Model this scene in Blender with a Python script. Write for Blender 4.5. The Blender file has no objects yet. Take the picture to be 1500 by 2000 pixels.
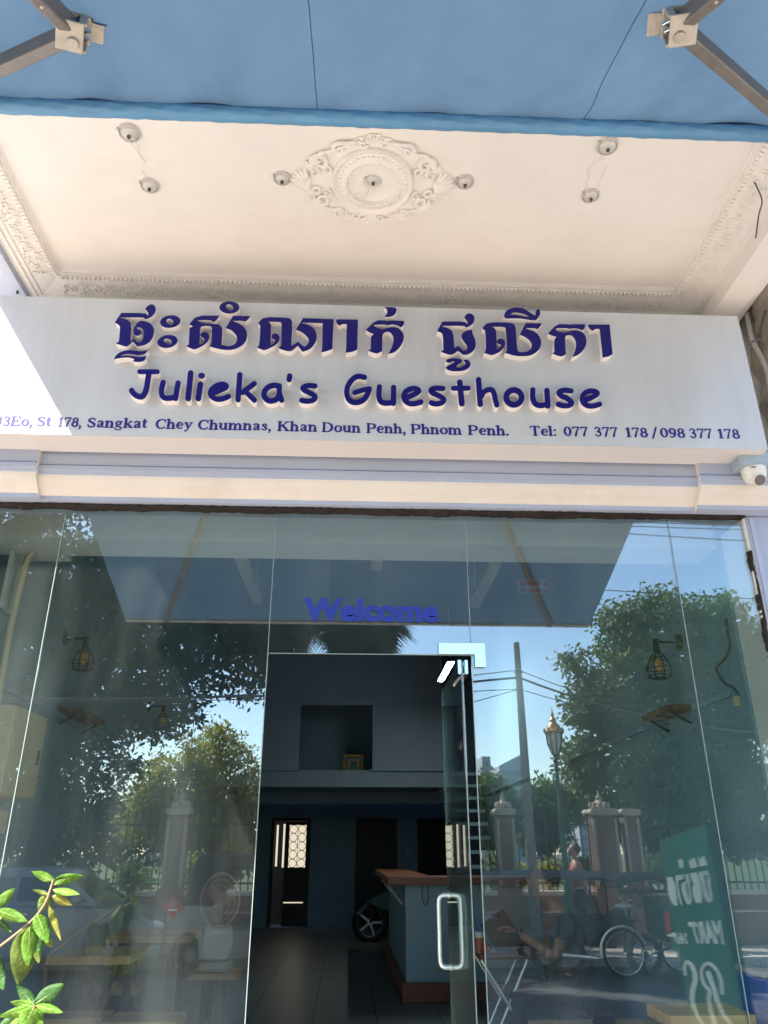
import bpy, math, random
import numpy as np
from mathutils import Vector, Matrix

random.seed(7); RNG = np.random.default_rng(11)
SC = bpy.context.scene
COL = SC.collection
R_ = math.radians

# ------------------------------------------------------------------ camera
CAM = Vector((0, -3.7, 1.4)); PITCH = R_(23.8); YAW = R_(2.47); FPX = 1500.0
FW = Vector((math.sin(YAW)*math.cos(PITCH), math.cos(YAW)*math.cos(PITCH), math.sin(PITCH)))
RT = Vector((math.cos(YAW), -math.sin(YAW), 0)); UP = RT.cross(FW)
cd = bpy.data.cameras.new('camera'); cam = bpy.data.objects.new('camera', cd); COL.objects.link(cam)
cd.sensor_fit = 'VERTICAL'; cd.sensor_height = 24; cd.lens = 18.0; cd.clip_start = .05; cd.clip_end = 2000
cam.matrix_world = Matrix.Translation(CAM) @ Matrix((RT, UP, -FW)).transposed().to_4x4()
SC.camera = cam

# ------------------------------------------------------------------ light
SUN = Vector((-1.04, -1.0, 1.6)).normalized()          # direction towards the sun
sd = bpy.data.lights.new('sun', 'SUN'); sd.energy = 4.6; sd.angle = R_(.53); sd.color = (1, .93, .82)
so = bpy.data.objects.new('sun', sd); COL.objects.link(so); so.rotation_euler = SUN.to_track_quat('Z', 'Y').to_euler(); so.location = SUN*30
W = bpy.data.worlds.new('World'); SC.world = W; W.use_nodes = True
nt = W.node_tree; sky = nt.nodes.new('ShaderNodeTexSky'); sky.sky_type = 'NISHITA'; sky.sun_disc = False
sky.sun_elevation = math.asin(SUN.z); sky.sun_rotation = math.atan2(SUN.x, SUN.y); sky.air_density = 1.0; sky.dust_density = .6; sky.ozone_density = 1.5
nt.links.new(sky.outputs[0], nt.nodes['Background'].inputs[0]); nt.nodes['Background'].inputs[1].default_value = .15
SC.view_settings.view_transform = 'Standard'; SC.view_settings.look = 'None'; SC.view_settings.gamma = 1
SC.view_settings.exposure = 1.95
SC.cycles.transparent_max_bounces = 32; SC.cycles.max_bounces = 12; SC.cycles.diffuse_bounces = 6; SC.cycles.glossy_bounces = 6
SC.cycles.caustics_reflective = False; SC.cycles.caustics_refractive = False; SC.cycles.sample_clamp_indirect = 6

# ------------------------------------------------------------------ rays (photo pixel -> point on a real plane)
def ray(px, py): return FW + RT*((px-750)/FPX) - UP*((py-1000)/FPX)
def PY(px, py, y): d = ray(px, py); return CAM + d*((y-CAM.y)/d.y)
def PZ(px, py, z): d = ray(px, py); return CAM + d*((z-CAM.z)/d.z)
def PX(px, py, x): d = ray(px, py); return CAM + d*((x-CAM.x)/d.x)
def RY(px, py, y): p = PY(px, py, -y); return Vector((p.x, y, p.z))     # seen in the glass (plane y=0)
def HIT(px, py, p0, n, refl=False):
    d = ray(px, py); c = CAM.copy()
    if refl: d = Vector((d.x, -d.y, d.z)); c = Vector((c.x, -c.y, c.z))
    return c + d*((p0-c).dot(n)/d.dot(n))

# ------------------------------------------------------------------ materials
def mat(name, col, rough=.6, var=.12, scale=4, bump=0, bscale=40, metal=0, spec=.4, stretch=None, dirt=None, dscale=1.3, emit=None, trans=0):
    m = bpy.data.materials.new(name); m.use_nodes = True; t = m.node_tree; N = t.nodes; L = t.links
    b = N['Principled BSDF']; b.inputs['Roughness'].default_value = rough; b.inputs['Metallic'].default_value = metal
    b.inputs['Specular IOR Level'].default_value = spec
    c = (*col, 1)
    tc = N.new('ShaderNodeTexCoord'); src = tc.outputs['Object']
    if stretch:
        mp = N.new('ShaderNodeMapping'); mp.inputs['Scale'].default_value = stretch; L.new(src, mp.inputs[0]); src = mp.outputs[0]
    if var:
        n = N.new('ShaderNodeTexNoise'); n.inputs['Scale'].default_value = scale; n.inputs['Detail'].default_value = 6; n.inputs['Roughness'].default_value = .65
        L.new(src, n.inputs[0]); r = N.new('ShaderNodeValToRGB')
        r.color_ramp.elements[0].position = .3; r.color_ramp.elements[1].position = .7
        r.color_ramp.elements[0].color = (*[v*(1-var) for v in col], 1); r.color_ramp.elements[1].color = (*[min(1, v*(1+var)) for v in col], 1)
        L.new(n.outputs[0], r.inputs[0]); out = r.outputs[0]
        if dirt:
            n2 = N.new('ShaderNodeTexNoise'); n2.inputs['Scale'].default_value = dscale; n2.inputs['Detail'].default_value = 8; n2.inputs['Roughness'].default_value = .7
            L.new(src, n2.inputs[0]); r2 = N.new('ShaderNodeValToRGB'); r2.color_ramp.elements[0].position = .52; r2.color_ramp.elements[1].position = .74
            r2.color_ramp.elements[1].color = (.55, .55, .55, 1); L.new(n2.outputs[0], r2.inputs[0])
            mx = N.new('ShaderNodeMixRGB'); L.new(r2.outputs[0], mx.inputs[0]); L.new(out, mx.inputs[1]); mx.inputs[2].default_value = (*dirt, 1); out = mx.outputs[0]
        L.new(out, b.inputs['Base Color'])
        rr = N.new('ShaderNodeMapRange'); rr.inputs[3].default_value = max(0, rough-.08); rr.inputs[4].default_value = min(1, rough+.1)
        L.new(n.outputs[0], rr.inputs[0]); L.new(rr.outputs[0], b.inputs['Roughness'])
    else: b.inputs['Base Color'].default_value = c
    if bump:
        nb = N.new('ShaderNodeTexNoise'); nb.inputs['Scale'].default_value = bscale; nb.inputs['Detail'].default_value = 5; L.new(src, nb.inputs[0])
        bp = N.new('ShaderNodeBump'); bp.inputs['Strength'].default_value = bump; bp.inputs['Distance'].default_value = .01
        L.new(nb.outputs[0], bp.inputs['Height']); L.new(bp.outputs[0], b.inputs['Normal'])
    if emit: b.inputs['Emission Color'].default_value = (*emit[:3], 1); b.inputs['Emission Strength'].default_value = emit[3]
    if trans:
        tr = N.new('ShaderNodeBsdfTranslucent'); ms = N.new('ShaderNodeMixShader'); ms.inputs[0].default_value = trans
        if var: L.new(out, tr.inputs[0])
        else: tr.inputs[0].default_value = c
        L.new(b.outputs[0], ms.inputs[1]); L.new(tr.outputs[0], ms.inputs[2]); L.new(ms.outputs[0], N['Material Output'].inputs[0])
    return m
def glassmat(name, tint, f0, rough=0, wave=0):
    m = bpy.data.materials.new(name); m.use_nodes = True; t = m.node_tree; N = t.nodes; L = t.links; N.remove(N['Principled BSDF'])
    tr = N.new('ShaderNodeBsdfTransparent'); tr.inputs[0].default_value = (*tint, 1)
    gl = N.new('ShaderNodeBsdfGlossy'); gl.inputs['Roughness'].default_value = rough; gl.inputs[0].default_value = (.93, .99, 1, 1)
    lw = N.new('ShaderNodeLayerWeight'); lw.inputs[0].default_value = .5
    p = N.new('ShaderNodeMath'); p.operation = 'POWER'; p.inputs[1].default_value = 5; L.new(lw.outputs['Facing'], p.inputs[0])
    q = N.new('ShaderNodeMath'); q.operation = 'MULTIPLY_ADD'; q.inputs[1].default_value = 1-f0; q.inputs[2].default_value = f0; L.new(p.outputs[0], q.inputs[0])
    if wave:
        tc = N.new('ShaderNodeTexCoord'); nb = N.new('ShaderNodeTexNoise'); nb.inputs['Scale'].default_value = 1.3; nb.inputs['Detail'].default_value = 1
        L.new(tc.outputs['Object'], nb.inputs[0]); bp = N.new('ShaderNodeBump'); bp.inputs['Strength'].default_value = 1; bp.inputs['Distance'].default_value = wave
        L.new(nb.outputs[0], bp.inputs['Height']); L.new(bp.outputs[0], gl.inputs['Normal'])
    ms = N.new('ShaderNodeMixShader'); L.new(q.outputs[0], ms.inputs[0]); L.new(tr.outputs[0], ms.inputs[1]); L.new(gl.outputs[0], ms.inputs[2])
    # thin film of street dust on the pane
    df = N.new('ShaderNodeBsdfDiffuse'); df.inputs[0].default_value = (.6, .66, .64, 1)
    tc2 = N.new('ShaderNodeTexCoord'); mp = N.new('ShaderNodeMapping'); mp.inputs['Scale'].default_value = (2.2, 2.2, .5); L.new(tc2.outputs['Object'], mp.inputs[0])
    dn = N.new('ShaderNodeTexNoise'); dn.inputs['Scale'].default_value = 1.6; dn.inputs['Detail'].default_value = 9; L.new(mp.outputs[0], dn.inputs[0])
    mr = N.new('ShaderNodeMapRange'); mr.inputs[1].default_value = .44; mr.inputs[2].default_value = .78; mr.inputs[3].default_value = DUST*.5; mr.inputs[4].default_value = DUST*3.6; L.new(dn.outputs[0], mr.inputs[0])
    m2 = N.new('ShaderNodeMixShader'); L.new(mr.outputs[0], m2.inputs[0]); L.new(ms.outputs[0], m2.inputs[1]); L.new(df.outputs[0], m2.inputs[2])
    L.new(m2.outputs[0], N['Material Output'].inputs[0]); return m
DUST = .011
M = dict(
 white=mat('white_paint', (.85, .815, .775), .6, .045, 2.2, .08, 90, dirt=(.66, .6, .53), dscale=1.1),
 moulding=mat('plaster_moulding', (.86, .83, .79), .6, .03, 9, .05, 60, dirt=(.74, .70, .65), dscale=3),
 paleblue=mat('pale_blue_paint', (.41, .46, .60), .5, .05, 3, .1, 60, dirt=(.42, .44, .5), dscale=1.1),
 cream=mat('warm_lit_white', (.76, .70, .64), .5, .04, 3, .1, 60, dirt=(.6, .52, .45), dscale=2),  # white paint with the warm light off the ground put into its colour
 intwall=mat('interior_blue_wall', (.26, .38, .50), .6, .08, 2, .08, 50),
 intwall2=mat('interior_grey_wall', (.22, .34, .41), .6, .06, 2, .08, 50),
 mezz=mat('mezzanine_paint', (.24, .30, .38), .6, .06, 2, .05, 50),
 intceil=mat('interior_ceiling_paint', (.20, .26, .33), .7, .05, 2),
 header=mat('header_paint', (.60, .60, .57), .6, .05, 2, .05, 40),
 sign=mat('sign_panel', (.62, .63, .65), .22, .04, 2.2, 0, spec=.6, stretch=(3, 1, .35), dirt=(.54, .54, .55), dscale=2),
 signside=mat('sign_return', (.78, .74, .72), .35, .02, 3),
 letterwhite=mat('letter_acrylic', (.85, .80, .78), .35, .02, 3),
 letterblue=mat('letter_blue', (.006, .004, .16), .45, 0, spec=.3),
 printblue=mat('print_blue', (.03, .02, .22), .4, 0),
 vinyl=mat('vinyl_blue', (.02, .04, .32), .5, 0),
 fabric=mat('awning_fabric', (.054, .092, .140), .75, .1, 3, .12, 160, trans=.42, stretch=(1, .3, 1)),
 roll=mat('awning_roll_fabric', (.12, .31, .52), .45, .1, 8, .25, 60, spec=.5, stretch=(.4, 2, 2)),
 armmetal=mat('awning_arm_metal', (.22, .20, .185), .45, .15, 20, .05, 60, metal=.35, dirt=(.22, .14, .08), dscale=14),
 castmetal=mat('cast_metal', (.50, .46, .40), .5, .2, 25, .2, 90, metal=.3),
 steel=mat('polished_steel', (.92, .92, .86), .42, .04, 12, metal=1),
 chrome=mat('chrome_plate', (.42, .55, .63), .08, .02, 12, metal=1),
 black=mat('black_plastic', (.012, .012, .013), .4, .1, 10),
 blackmetal=mat('black_metal', (.015, .017, .016), .45, .1, 10, metal=.3),
 mastic=mat('old_mastic', (.030, .021, .018), .9, .5, 14, .8, 60),
 sealant=mat('glass_edge', (.30, .37, .35), .2, .1, 20, spec=.8),
 wood=mat('pine_board', (.84, .47, .20), .45, .22, 3, .06, 60, stretch=(.6, 7, 7)),
 woodgrey=mat('dark_wood', (.11, .07, .045), .5, .25, 4, .05, 60, stretch=(1, 6, 6)),
 shelfwood=mat('red_wood', (.16, .06, .03), .4, .25, 5, stretch=(1, 5, 5)),
 counter=mat('counter_paint', (.46, .62, .68), .5, .05, 2, .04, 40),
 counterwood=mat('counter_trim', (.34, .12, .07), .4, .2, 5, .04, 40, stretch=(1, 5, 5)),
 tile=mat('floor_tile', (.20, .205, .20), .34, .25, 3, .02, 30, spec=.5),
 grout=mat('tile_grout', (.03, .03, .03), .8, .2, 8),
 brownframe=mat('dark_door_wood', (.018, .012, .010), .5, .2, 6),
 glow=mat('day_behind_window', (.8, .75, .65), .6, .2, 2, emit=(1, .86, .66, .22)),
 tube=mat('lit_tube', (.9, .95, .9), .4, 0, emit=(.9, 1, .93, 22)),
 offtube=mat('unlit_tube', (.62, .55, .46), .4, .05, 5),
 asphalt=mat('asphalt', (.075, .075, .078), .85, .25, 2, .5, 60, dirt=(.12, .11, .10), dscale=.5),
 pave=mat('pavement_concrete', (.47, .40, .335), .8, .15, 1.5, .3, 40, dirt=(.28, .23, .19), dscale=.8),
 kerb=mat('kerb_stone', (.45, .43, .40), .8, .15, 3, .3, 30),
 soil=mat('ground_soil', (.10, .085, .055), .95, .3, .5, .3, 5),
 grass=mat('grass_sheet', (.045, .075, .02), .9, .35, 1.5, .6, 30),
 redwall=mat('red_brown_wall', (.24, .115, .07), .8, .2, 1.6, .3, 20, dirt=(.10, .06, .045), dscale=.7),
 redlight=mat('pale_ledge', (.60, .46, .36), .7, .15, 3, .2, 20),
 pillarred=mat('pillar_red', (.16, .085, .07), .8, .12, 2, .2, 20),
 iron=mat('fence_iron', (.02, .03, .028), .5, .2, 6, metal=.3),
 ornament=mat('pillar_ornament', (.34, .26, .20), .7, .2, 8, .3, 20),
 concretepole=mat('concrete_pole', (.21, .19, .175), .9, .15, 2, .4, 30),
 greenpaint=mat('lamp_green', (.02, .10, .07), .45, .15, 5),
 gold=mat('lamp_gold', (.45, .27, .11), .4, .15, 6, metal=.4),
 milk=mat('lamp_glass', (.6, .6, .55), .3, .1, 5),
 bark=mat('bark', (.10, .075, .055), .95, .3, 4, .8, 14, stretch=(2, 2, .4)),
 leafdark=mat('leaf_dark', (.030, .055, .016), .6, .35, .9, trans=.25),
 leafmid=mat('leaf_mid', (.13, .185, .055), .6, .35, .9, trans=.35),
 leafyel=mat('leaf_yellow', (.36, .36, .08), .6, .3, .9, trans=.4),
 palmleaf=mat('palm_frond', (.035, .05, .022), .6, .3, 2, trans=.15),
 palmtrunk=mat('palm_trunk', (.13, .11, .09), .95, .3, 3, .8, 16, stretch=(1, 1, 5)),
 carwhite=mat('silver_car_paint', (.13, .145, .16), .2, .02, 2, spec=.7),
 carwin=mat('car_window', (.012, .015, .018), .08, .05, 3, spec=.8),
 rubber=mat('rubber', (.014, .014, .014), .8, .2, 12, .1, 60),
 alloy=mat('alloy_rim', (.24, .25, .26), .3, .05, 10, metal=.8),
 canvasblack=mat('black_canvas', (.014, .014, .016), .7, .25, 5, .2, 30),
 paleplastic=mat('pale_body_panel', (.26, .23, .21), .4, .06, 3),
 red=mat('red_panel', (.55, .03, .03), .4, .1, 6),
 cyclogreen=mat('cyclo_green', (.01, .07, .04), .35, .15, 6),
 brightgreen=mat('bright_green', (.06, .35, .05), .4, .15, 6),
 board=mat('board_green', (.004, .16, .10), .35, .05, 4),
 boardwhite=mat('board_lettering', (.84, .92, .86), .5, .05, 6),
 canopygrey=mat('grey_canopy', (.07, .075, .075), .7, .2, 3, .15, 20),
 skin=mat('skin', (.42, .22, .15), .5, .08, 14, .05, 90),
 hair=mat('hair', (.02, .014, .01), .6, .3, 40, .4, 90),
 shirt=mat('blue_grey_shirt', (.09, .12, .15), .8, .15, 8, .3, 40),
 trousers=mat('dark_trousers', (.02, .022, .028), .8, .2, 8, .2, 40),
 pink=mat('pink_clothes', (.26, .07, .07), .8, .15, 8, .2, 40),
 stemrib=mat('leaf_midrib', (.42, .50, .14), .6, .1, 20),
 stem=mat('plant_stem', (.36, .24, .14), .7, .15, 20),
 leafA=mat('fresh_leaf', (.17, .34, .045), .55, .4, 34, .5, 120, trans=.42, spec=.3),
 leafB=mat('yellow_leaf', (.36, .36, .07), .6, .4, 30, .5, 120, trans=.42, dirt=(.40, .16, .06), dscale=18),
 leafC=mat('deep_green_leaf', (.05, .15, .03), .5, .4, 30, .5, 120, trans=.3, spec=.5),
 leafD=mat('olive_leaf', (.15, .22, .04), .55, .4, 30, .5, 120, trans=.35, dirt=(.30, .17, .05), dscale=20),
 camwhite=mat('camera_white', (.80, .78, .72), .3, .02, 5),
 boxblue=mat('junction_box', (.36, .45, .52), .5, .05, 5),
 lens=mat('dark_lens', (.012, .010, .014), .06, 0, spec=.9),
 cabinet=mat('cream_cabinet', (.62, .52, .32), .45, .06, 4),
 neighbour=mat('neighbour_wall_paint', (.40, .37, .32), .8, .1, 1.5, .2, 30, dirt=(.25, .22, .19)),
 rough_concrete=mat('raw_concrete', (.40, .36, .30), .95, .3, 5, 1, 22, dirt=(.12, .10, .08), dscale=3),
 bulb=mat('amber_bulb', (.32, .20, .09), .15, .1, 8, emit=(1, .55, .15, .02)),
 wire=mat('grey_wire', (.10, .09, .085), .6, .1, 30),
 wirewhite=mat('white_wire', (.70, .66, .60), .6, .05, 30),
 glassbowl=mat('grey_glass_bowl', (.58, .57, .54), .15, .1, 10, spec=.8),
 pinkplastic=mat('pink_plastic', (.70, .42, .38), .4, .06, 6),
 whiteplastic=mat('white_plastic', (.62, .60, .58), .4, .05, 6),
 blueplastic=mat('blue_plastic', (.02, .14, .62), .35, .05, 6),
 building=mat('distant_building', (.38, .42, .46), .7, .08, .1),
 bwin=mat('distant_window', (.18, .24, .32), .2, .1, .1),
 frame_gold=mat('gilt_frame', (.45, .20, .03), .4, .25, 20),
 picture=mat('picture_print', (.03, .14, .16), .6, .6, 12),
 teal=mat('teal_fairing', (.008, .05, .055), .3, .1, 6),
 beige=mat('beige_canvas', (.40, .33, .26), .8, .15, 5),
)
M['glass'] = glassmat('shopfront_glass', (.87, .93, .925), .145, wave=.0004)
M['doorglass'] = glassmat('door_glass', (.74, .86, .84), .10)

# ------------------------------------------------------------------ object helpers
OFF = {}
def tag(o, label=None, cat=None, group=None, kind=None):
    if label: o['label'] = label
    if cat: o['category'] = cat
    if group: o['group'] = group
    if kind: o['kind'] = kind
    return o
def thing(name, label, cat, loc=(0, 0, 0), rotz=0, group=None, local=False):
    o = bpy.data.objects.new(name, None); COL.objects.link(o); o.empty_display_size = .1
    o.location = loc; o.rotation_euler.z = rotz; OFF[o.name] = Vector((0, 0, 0)) if (local or rotz) else Vector(loc)
    return tag(o, label, cat, group)
class MB:
    def __init__(s): s.v = []; s.f = []
    def add(s, vs, fs):
        k = len(s.v); s.v += [tuple(p) for p in vs]; s.f += [tuple(i+k for i in f) for f in fs]; return s
    def box(s, x0, x1, y0, y1, z0, z1):
        return s.add([(x, y, z) for x in (x0, x1) for y in (y0, y1) for z in (z0, z1)],
                     [(0, 1, 3, 2), (4, 6, 7, 5), (0, 4, 5, 1), (2, 3, 7, 6), (0, 2, 6, 4), (1, 5, 7, 3)])
    def bar(s, a, b, w, h, up=(0, 0, 1)):
        a = Vector(a); b = Vector(b); d = (b-a).normalized(); r = d.cross(Vector(up))
        if r.length < 1e-4: r = d.cross(Vector((1, 0, 0)))
        r.normalize(); u = r.cross(d); r *= w/2; u *= h/2
        return s.add([a-r-u, a+r-u, a+r+u, a-r+u, b-r-u, b+r-u, b+r+u, b-r+u], [(3, 2, 1, 0), (4, 5, 6, 7), (0, 1, 5, 4), (1, 2, 6, 5), (2, 3, 7, 6), (3, 0, 4, 7)])
    def tube(s, pts, r, n=8, cap=True, closed=False):
        pts = [Vector(p) for p in pts]; m = len(pts); rs = r if isinstance(r, (list, tuple)) else [r]*m
        vs = []; prev = None
        for i, p in enumerate(pts):
            if closed: d = pts[(i+1) % m]-pts[i-1]
            else: d = pts[min(i+1, m-1)]-pts[max(i-1, 0)]
            if d.length < 1e-9: d = Vector((0, 0, 1))
            d.normalize()
            if prev is None: a = d.cross(Vector((0, 0, 1)) if abs(d.z) < .9 else Vector((1, 0, 0)))
            else: a = prev - d*prev.dot(d)
            if a.length < 1e-6: a = d.cross(Vector((1, 0, .3)))
            a.normalize(); prev = a; b = d.cross(a)
            for k in range(n): t = 2*math.pi*k/n; vs.append(p+(a*math.cos(t)+b*math.sin(t))*rs[i])
        fs = []
        for i in range(m if closed else m-1):
            j = (i+1) % m
            for k in range(n): l = (k+1) % n; fs.append((i*n+k, i*n+l, j*n+l, j*n+k))
        if cap and not closed: fs.append(tuple(range(n))[::-1]); fs.append(tuple((m-1)*n+k for k in range(n)))
        return s.add(vs, fs)
    def lathe(s, prof, c=(0, 0, 0), n=16, axis='z', ang=2*math.pi, sx=1, sy=1):
        c = Vector(c); vs = []; fs = []; m = len(prof)
        for i in range(n):
            t = ang*i/n; ct, st = math.cos(t), math.sin(t)
            for r, h in prof:
                p = {'z': (r*ct*sx, r*st*sy, h), 'y': (r*ct*sx, h, r*st*sy), 'x': (h, r*ct*sx, r*st*sy)}[axis]; vs.append(c+Vector(p))
        for i in range(n):
            j = (i+1) % n
            for k in range(m-1): fs.append((i*m+k, j*m+k, j*m+k+1, i*m+k+1))
        return s.add(vs, fs)
    def ell(s, c, rx, ry, rz, n=10, m=6):
        return s.lathe([(max(math.sin(math.pi*i/m), 1e-3), -math.cos(math.pi*i/m)) for i in range(m+1)], n=n)._last(c, rx, ry, rz, n*(m+1))
    def _last(s, c, rx, ry, rz, k):
        for i in range(len(s.v)-k, len(s.v)):
            x, y, z = s.v[i]; s.v[i] = (c[0]+x*rx, c[1]+y*ry, c[2]+z*rz)
        return s
    def prism(s, poly, a0, a1, axis='y'):
        n = len(poly)
        f = {'y': lambda p, a: (p[0], a, p[1]), 'x': lambda p, a: (a, p[0], p[1]), 'z': lambda p, a: (p[0], p[1], a)}[axis]
        return s.add([f(p, a0) for p in poly]+[f(p, a1) for p in poly], [tuple(range(n)), tuple(range(2*n-1, n-1, -1))]+[(i, i+n, (i+1) % n+n, (i+1) % n) for i in range(n)])
    def torus(s, c, R, r, axis='y', n=24, k=8, sx=1):
        pts = []
        for i in range(n):
            t = 2*math.pi*i/n; a, b = R*math.cos(t)*sx, R*math.sin(t)
            pts.append(Vector(c)+Vector({'y': (a, 0, b), 'x': (0, a, b), 'z': (a, b, 0)}[axis]))
        return s.tube(pts, r, k, closed=True)
    def build(s, name, m, parent=None, smooth=False, bevel=0, label=None, kind=None, auto=35):
        me = bpy.data.meshes.new(name)
        off = OFF.get(parent.name, Vector((0, 0, 0))) if parent else Vector((0, 0, 0))
        v = np.array(s.v, dtype=np.float64) - np.array(off) if s.v else np.zeros((0, 3))
        me.from_pydata(v.tolist(), [], s.f); me.validate()
        if m: me.materials.append(M[m] if isinstance(m, str) else m)
        o = bpy.data.objects.new(name, me); COL.objects.link(o)
        if parent: o.parent = parent; OFF[o.name] = off.copy()
        if smooth:
            me.polygons.foreach_set('use_smooth', [True]*len(me.polygons))
            try: me.set_sharp_from_angle(angle=R_(auto))
            except Exception: pass
        if bevel:
            b = o.modifiers.new('bevel', 'BEVEL'); b.width = bevel; b.segments = 2; b.limit_method = 'ANGLE'
        if label: o['label'] = label
        if kind: o['kind'] = kind
        return o
def copy_tree(o, parent=None):
    c = o.copy(); COL.objects.link(c); c.parent = parent
    OFF[c.name] = Vector((0, 0, 0))
    for ch in list(o.children): copy_tree(ch, c)
    return c
def catmull(pts, k=6, closed=False):
    pts = [Vector(p) for p in pts]; n = len(pts); out = []
    if n < 3: return pts
    for i in range(n if closed else n-1):
        if closed: p0, p1, p2, p3 = pts[i-1], pts[i], pts[(i+1) % n], pts[(i+2) % n]
        else: p0, p1, p2, p3 = pts[max(i-1, 0)], pts[i], pts[i+1], pts[min(i+2, n-1)]
        for j in range(k):
            t = j/k; out.append(.5*((2*p1)+(p2-p0)*t+(2*p0-5*p1+4*p2-p3)*t*t+(3*p1-p0-3*p2+p3)*t**3))
    if not closed: out.append(pts[-1])
    return out
def soften(poly, lim=52):
    out = []; n = len(poly)
    for i in range(n):
        p, q, r = Vector(poly[i-1]), Vector(poly[i]), Vector(poly[(i+1) % n]); a = (q-p); b = (r-q)
        if a.length < 1e-6 or b.length < 1e-6: continue
        if a.angle(b) < R_(lim): out += [q-a*.25, q+b*.25]
        else: out.append(q)
    return out
def fill(loops, conv, thick, name, m, parent, label=None):
    """2-D outlines (even-odd holes) -> a solid plate; conv maps (x, y, t) to world, t runs 0..thick."""
    cu = bpy.data.curves.new('outline', 'CURVE'); cu.dimensions = '2D'; cu.fill_mode = 'BOTH'; cu.extrude = .5
    for lp in loops:
        sp = cu.splines.new('POLY'); sp.points.add(len(lp)-1); sp.use_cyclic_u = True
        for i, p in enumerate(lp): sp.points[i].co = (p[0], p[1], 0, 1)
    o = bpy.data.objects.new('outline', cu); COL.objects.link(o)
    me = bpy.data.meshes.new_from_object(o.evaluated_get(bpy.context.evaluated_depsgraph_get()))
    bpy.data.objects.remove(o); mb = MB()
    mb.v = [tuple(conv(v.co.x, v.co.y, (v.co.z+.5)*thick)) for v in me.vertices]; mb.f = [tuple(p.vertices) for p in me.polygons]
    bpy.data.meshes.remove(me)
    return mb.build(name, m, parent, label=label)
def contours(strokes, cell):
    """strokes: list of (points, radius) -> smooth outlines of their union (marching squares)."""
    seg = []
    for pts, r in strokes:
        rs = r if isinstance(r, (list, tuple)) else [r]*len(pts)
        for i in range(len(pts)-1): seg.append((pts[i][0], pts[i][1], rs[i], pts[i+1][0], pts[i+1][1], rs[i+1]))
    A = np.array(seg, float); mr = max(A[:, 2].max(), A[:, 5].max())+2*cell
    x0 = min(A[:, 0].min(), A[:, 3].min())-mr; x1 = max(A[:, 0].max(), A[:, 3].max())+mr
    y0 = min(A[:, 1].min(), A[:, 4].min())-mr; y1 = max(A[:, 1].max(), A[:, 4].max())+mr
    X, Y = np.meshgrid(np.arange(x0, x1+cell, cell), np.arange(y0, y1+cell, cell), indexing='ij'); F = np.full(X.shape, 1e9)
    for ax, ay, ar, bx, by, br in A:
        dx, dy = bx-ax, by-ay; l = dx*dx+dy*dy+1e-12; t = np.clip(((X-ax)*dx+(Y-ay)*dy)/l, 0, 1)
        F = np.minimum(F, np.hypot(X-ax-t*dx, Y-ay-t*dy)-(ar+(br-ar)*t))
    F[np.abs(F) < 1e-7] = 1e-7; nx, ny = F.shape; nxt = {}
    I = F < 0; C = I[:-1, :-1]*1+I[1:, :-1]*2+I[1:, 1:]*4+I[:-1, 1:]*8
    T = {1: [(3, 0)], 2: [(0, 1)], 3: [(3, 1)], 4: [(1, 2)], 5: [(3, 2), (1, 0)], 6: [(0, 2)], 7: [(3, 2)], 8: [(2, 3)], 9: [(2, 0)], 10: [(0, 3), (2, 1)], 11: [(2, 1)], 12: [(1, 3)], 13: [(1, 0)], 14: [(0, 3)]}
    def key(i, j, e): return [('h', i, j), ('v', i+1, j), ('h', i, j+1), ('v', i, j)][e]
    for i, j in zip(*np.nonzero((C > 0) & (C < 15))):
        for a, b in T[int(C[i, j])]: nxt[key(i, j, a)] = key(i, j, b)
    def pt(k):
        c, i, j = k; i2, j2 = (i+1, j) if c == 'h' else (i, j+1); a, b = F[i, j], F[i2, j2]; t = a/(a-b)
        return (X[i, j]+(X[i2, j2]-X[i, j])*t, Y[i, j]+(Y[i2, j2]-Y[i, j])*t)
    loops = []
    while nxt:
        k0 = next(iter(nxt)); lp = []; k = k0
        while k in nxt: lp.append(pt(k)); k = nxt.pop(k)
        if len(lp) > 5:
            q = [lp[0]]
            for i in range(1, len(lp)-1):
                a, b, c = q[-1], lp[i], lp[i+1]
                if abs((b[0]-a[0])*(c[1]-b[1])-(b[1]-a[1])*(c[0]-b[0])) > .02*cell*cell or math.hypot(b[0]-a[0], b[1]-a[1]) > 6*cell: q.append(b)
            loops.append(q+[lp[-1]])
    return loops
#SECTION2
# ================================================================== ground, road, pavement
g = MB().box(-300, 300, -400, 60, -1.2, -.46).build('ground', 'soil'); tag(g, kind='structure')
rd = MB().box(-80, 80, -10.95, -5.0, -.459, -.38).build('road', 'asphalt'); tag(rd, kind='structure')
pv = MB().box(-80, 80, -4.85, -.0, -.459, -.2).build('pavement', 'pave'); tag(pv, kind='structure')
pv2 = MB().box(-80, 80, -12.8, -11.1, -.459, -.25).build('far_pavement', 'pave'); tag(pv2, kind='structure')
for nm, y0, y1, zt in (('near_kerb', -5.0, -4.85, -.19), ('far_kerb', -11.1, -10.95, -.24)):
    k = thing(nm, None, None); del_keys = [q for q in k.keys()]; k['kind'] = 'structure'
    proto = None
    for i in range(28):
        if proto is None:
            proto = MB().box(-.49, .49, y0, y1, -.458, zt).build('kerb_stone', 'kerb', k); proto.location.x = -13.5; o = proto
        else: o = proto.copy(); COL.objects.link(o); o.parent = k; o.location.x = -13.5+i
gd = MB().box(-80, 80, -120, -13.2, -.459, -.2).build('garden_lawn', 'grass'); tag(gd, kind='structure')
st = MB().box(-2.15, 2.15, -.42, -.0, -.199, -.02).build('entrance_step', 'tile'); tag(st, kind='structure')

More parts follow.
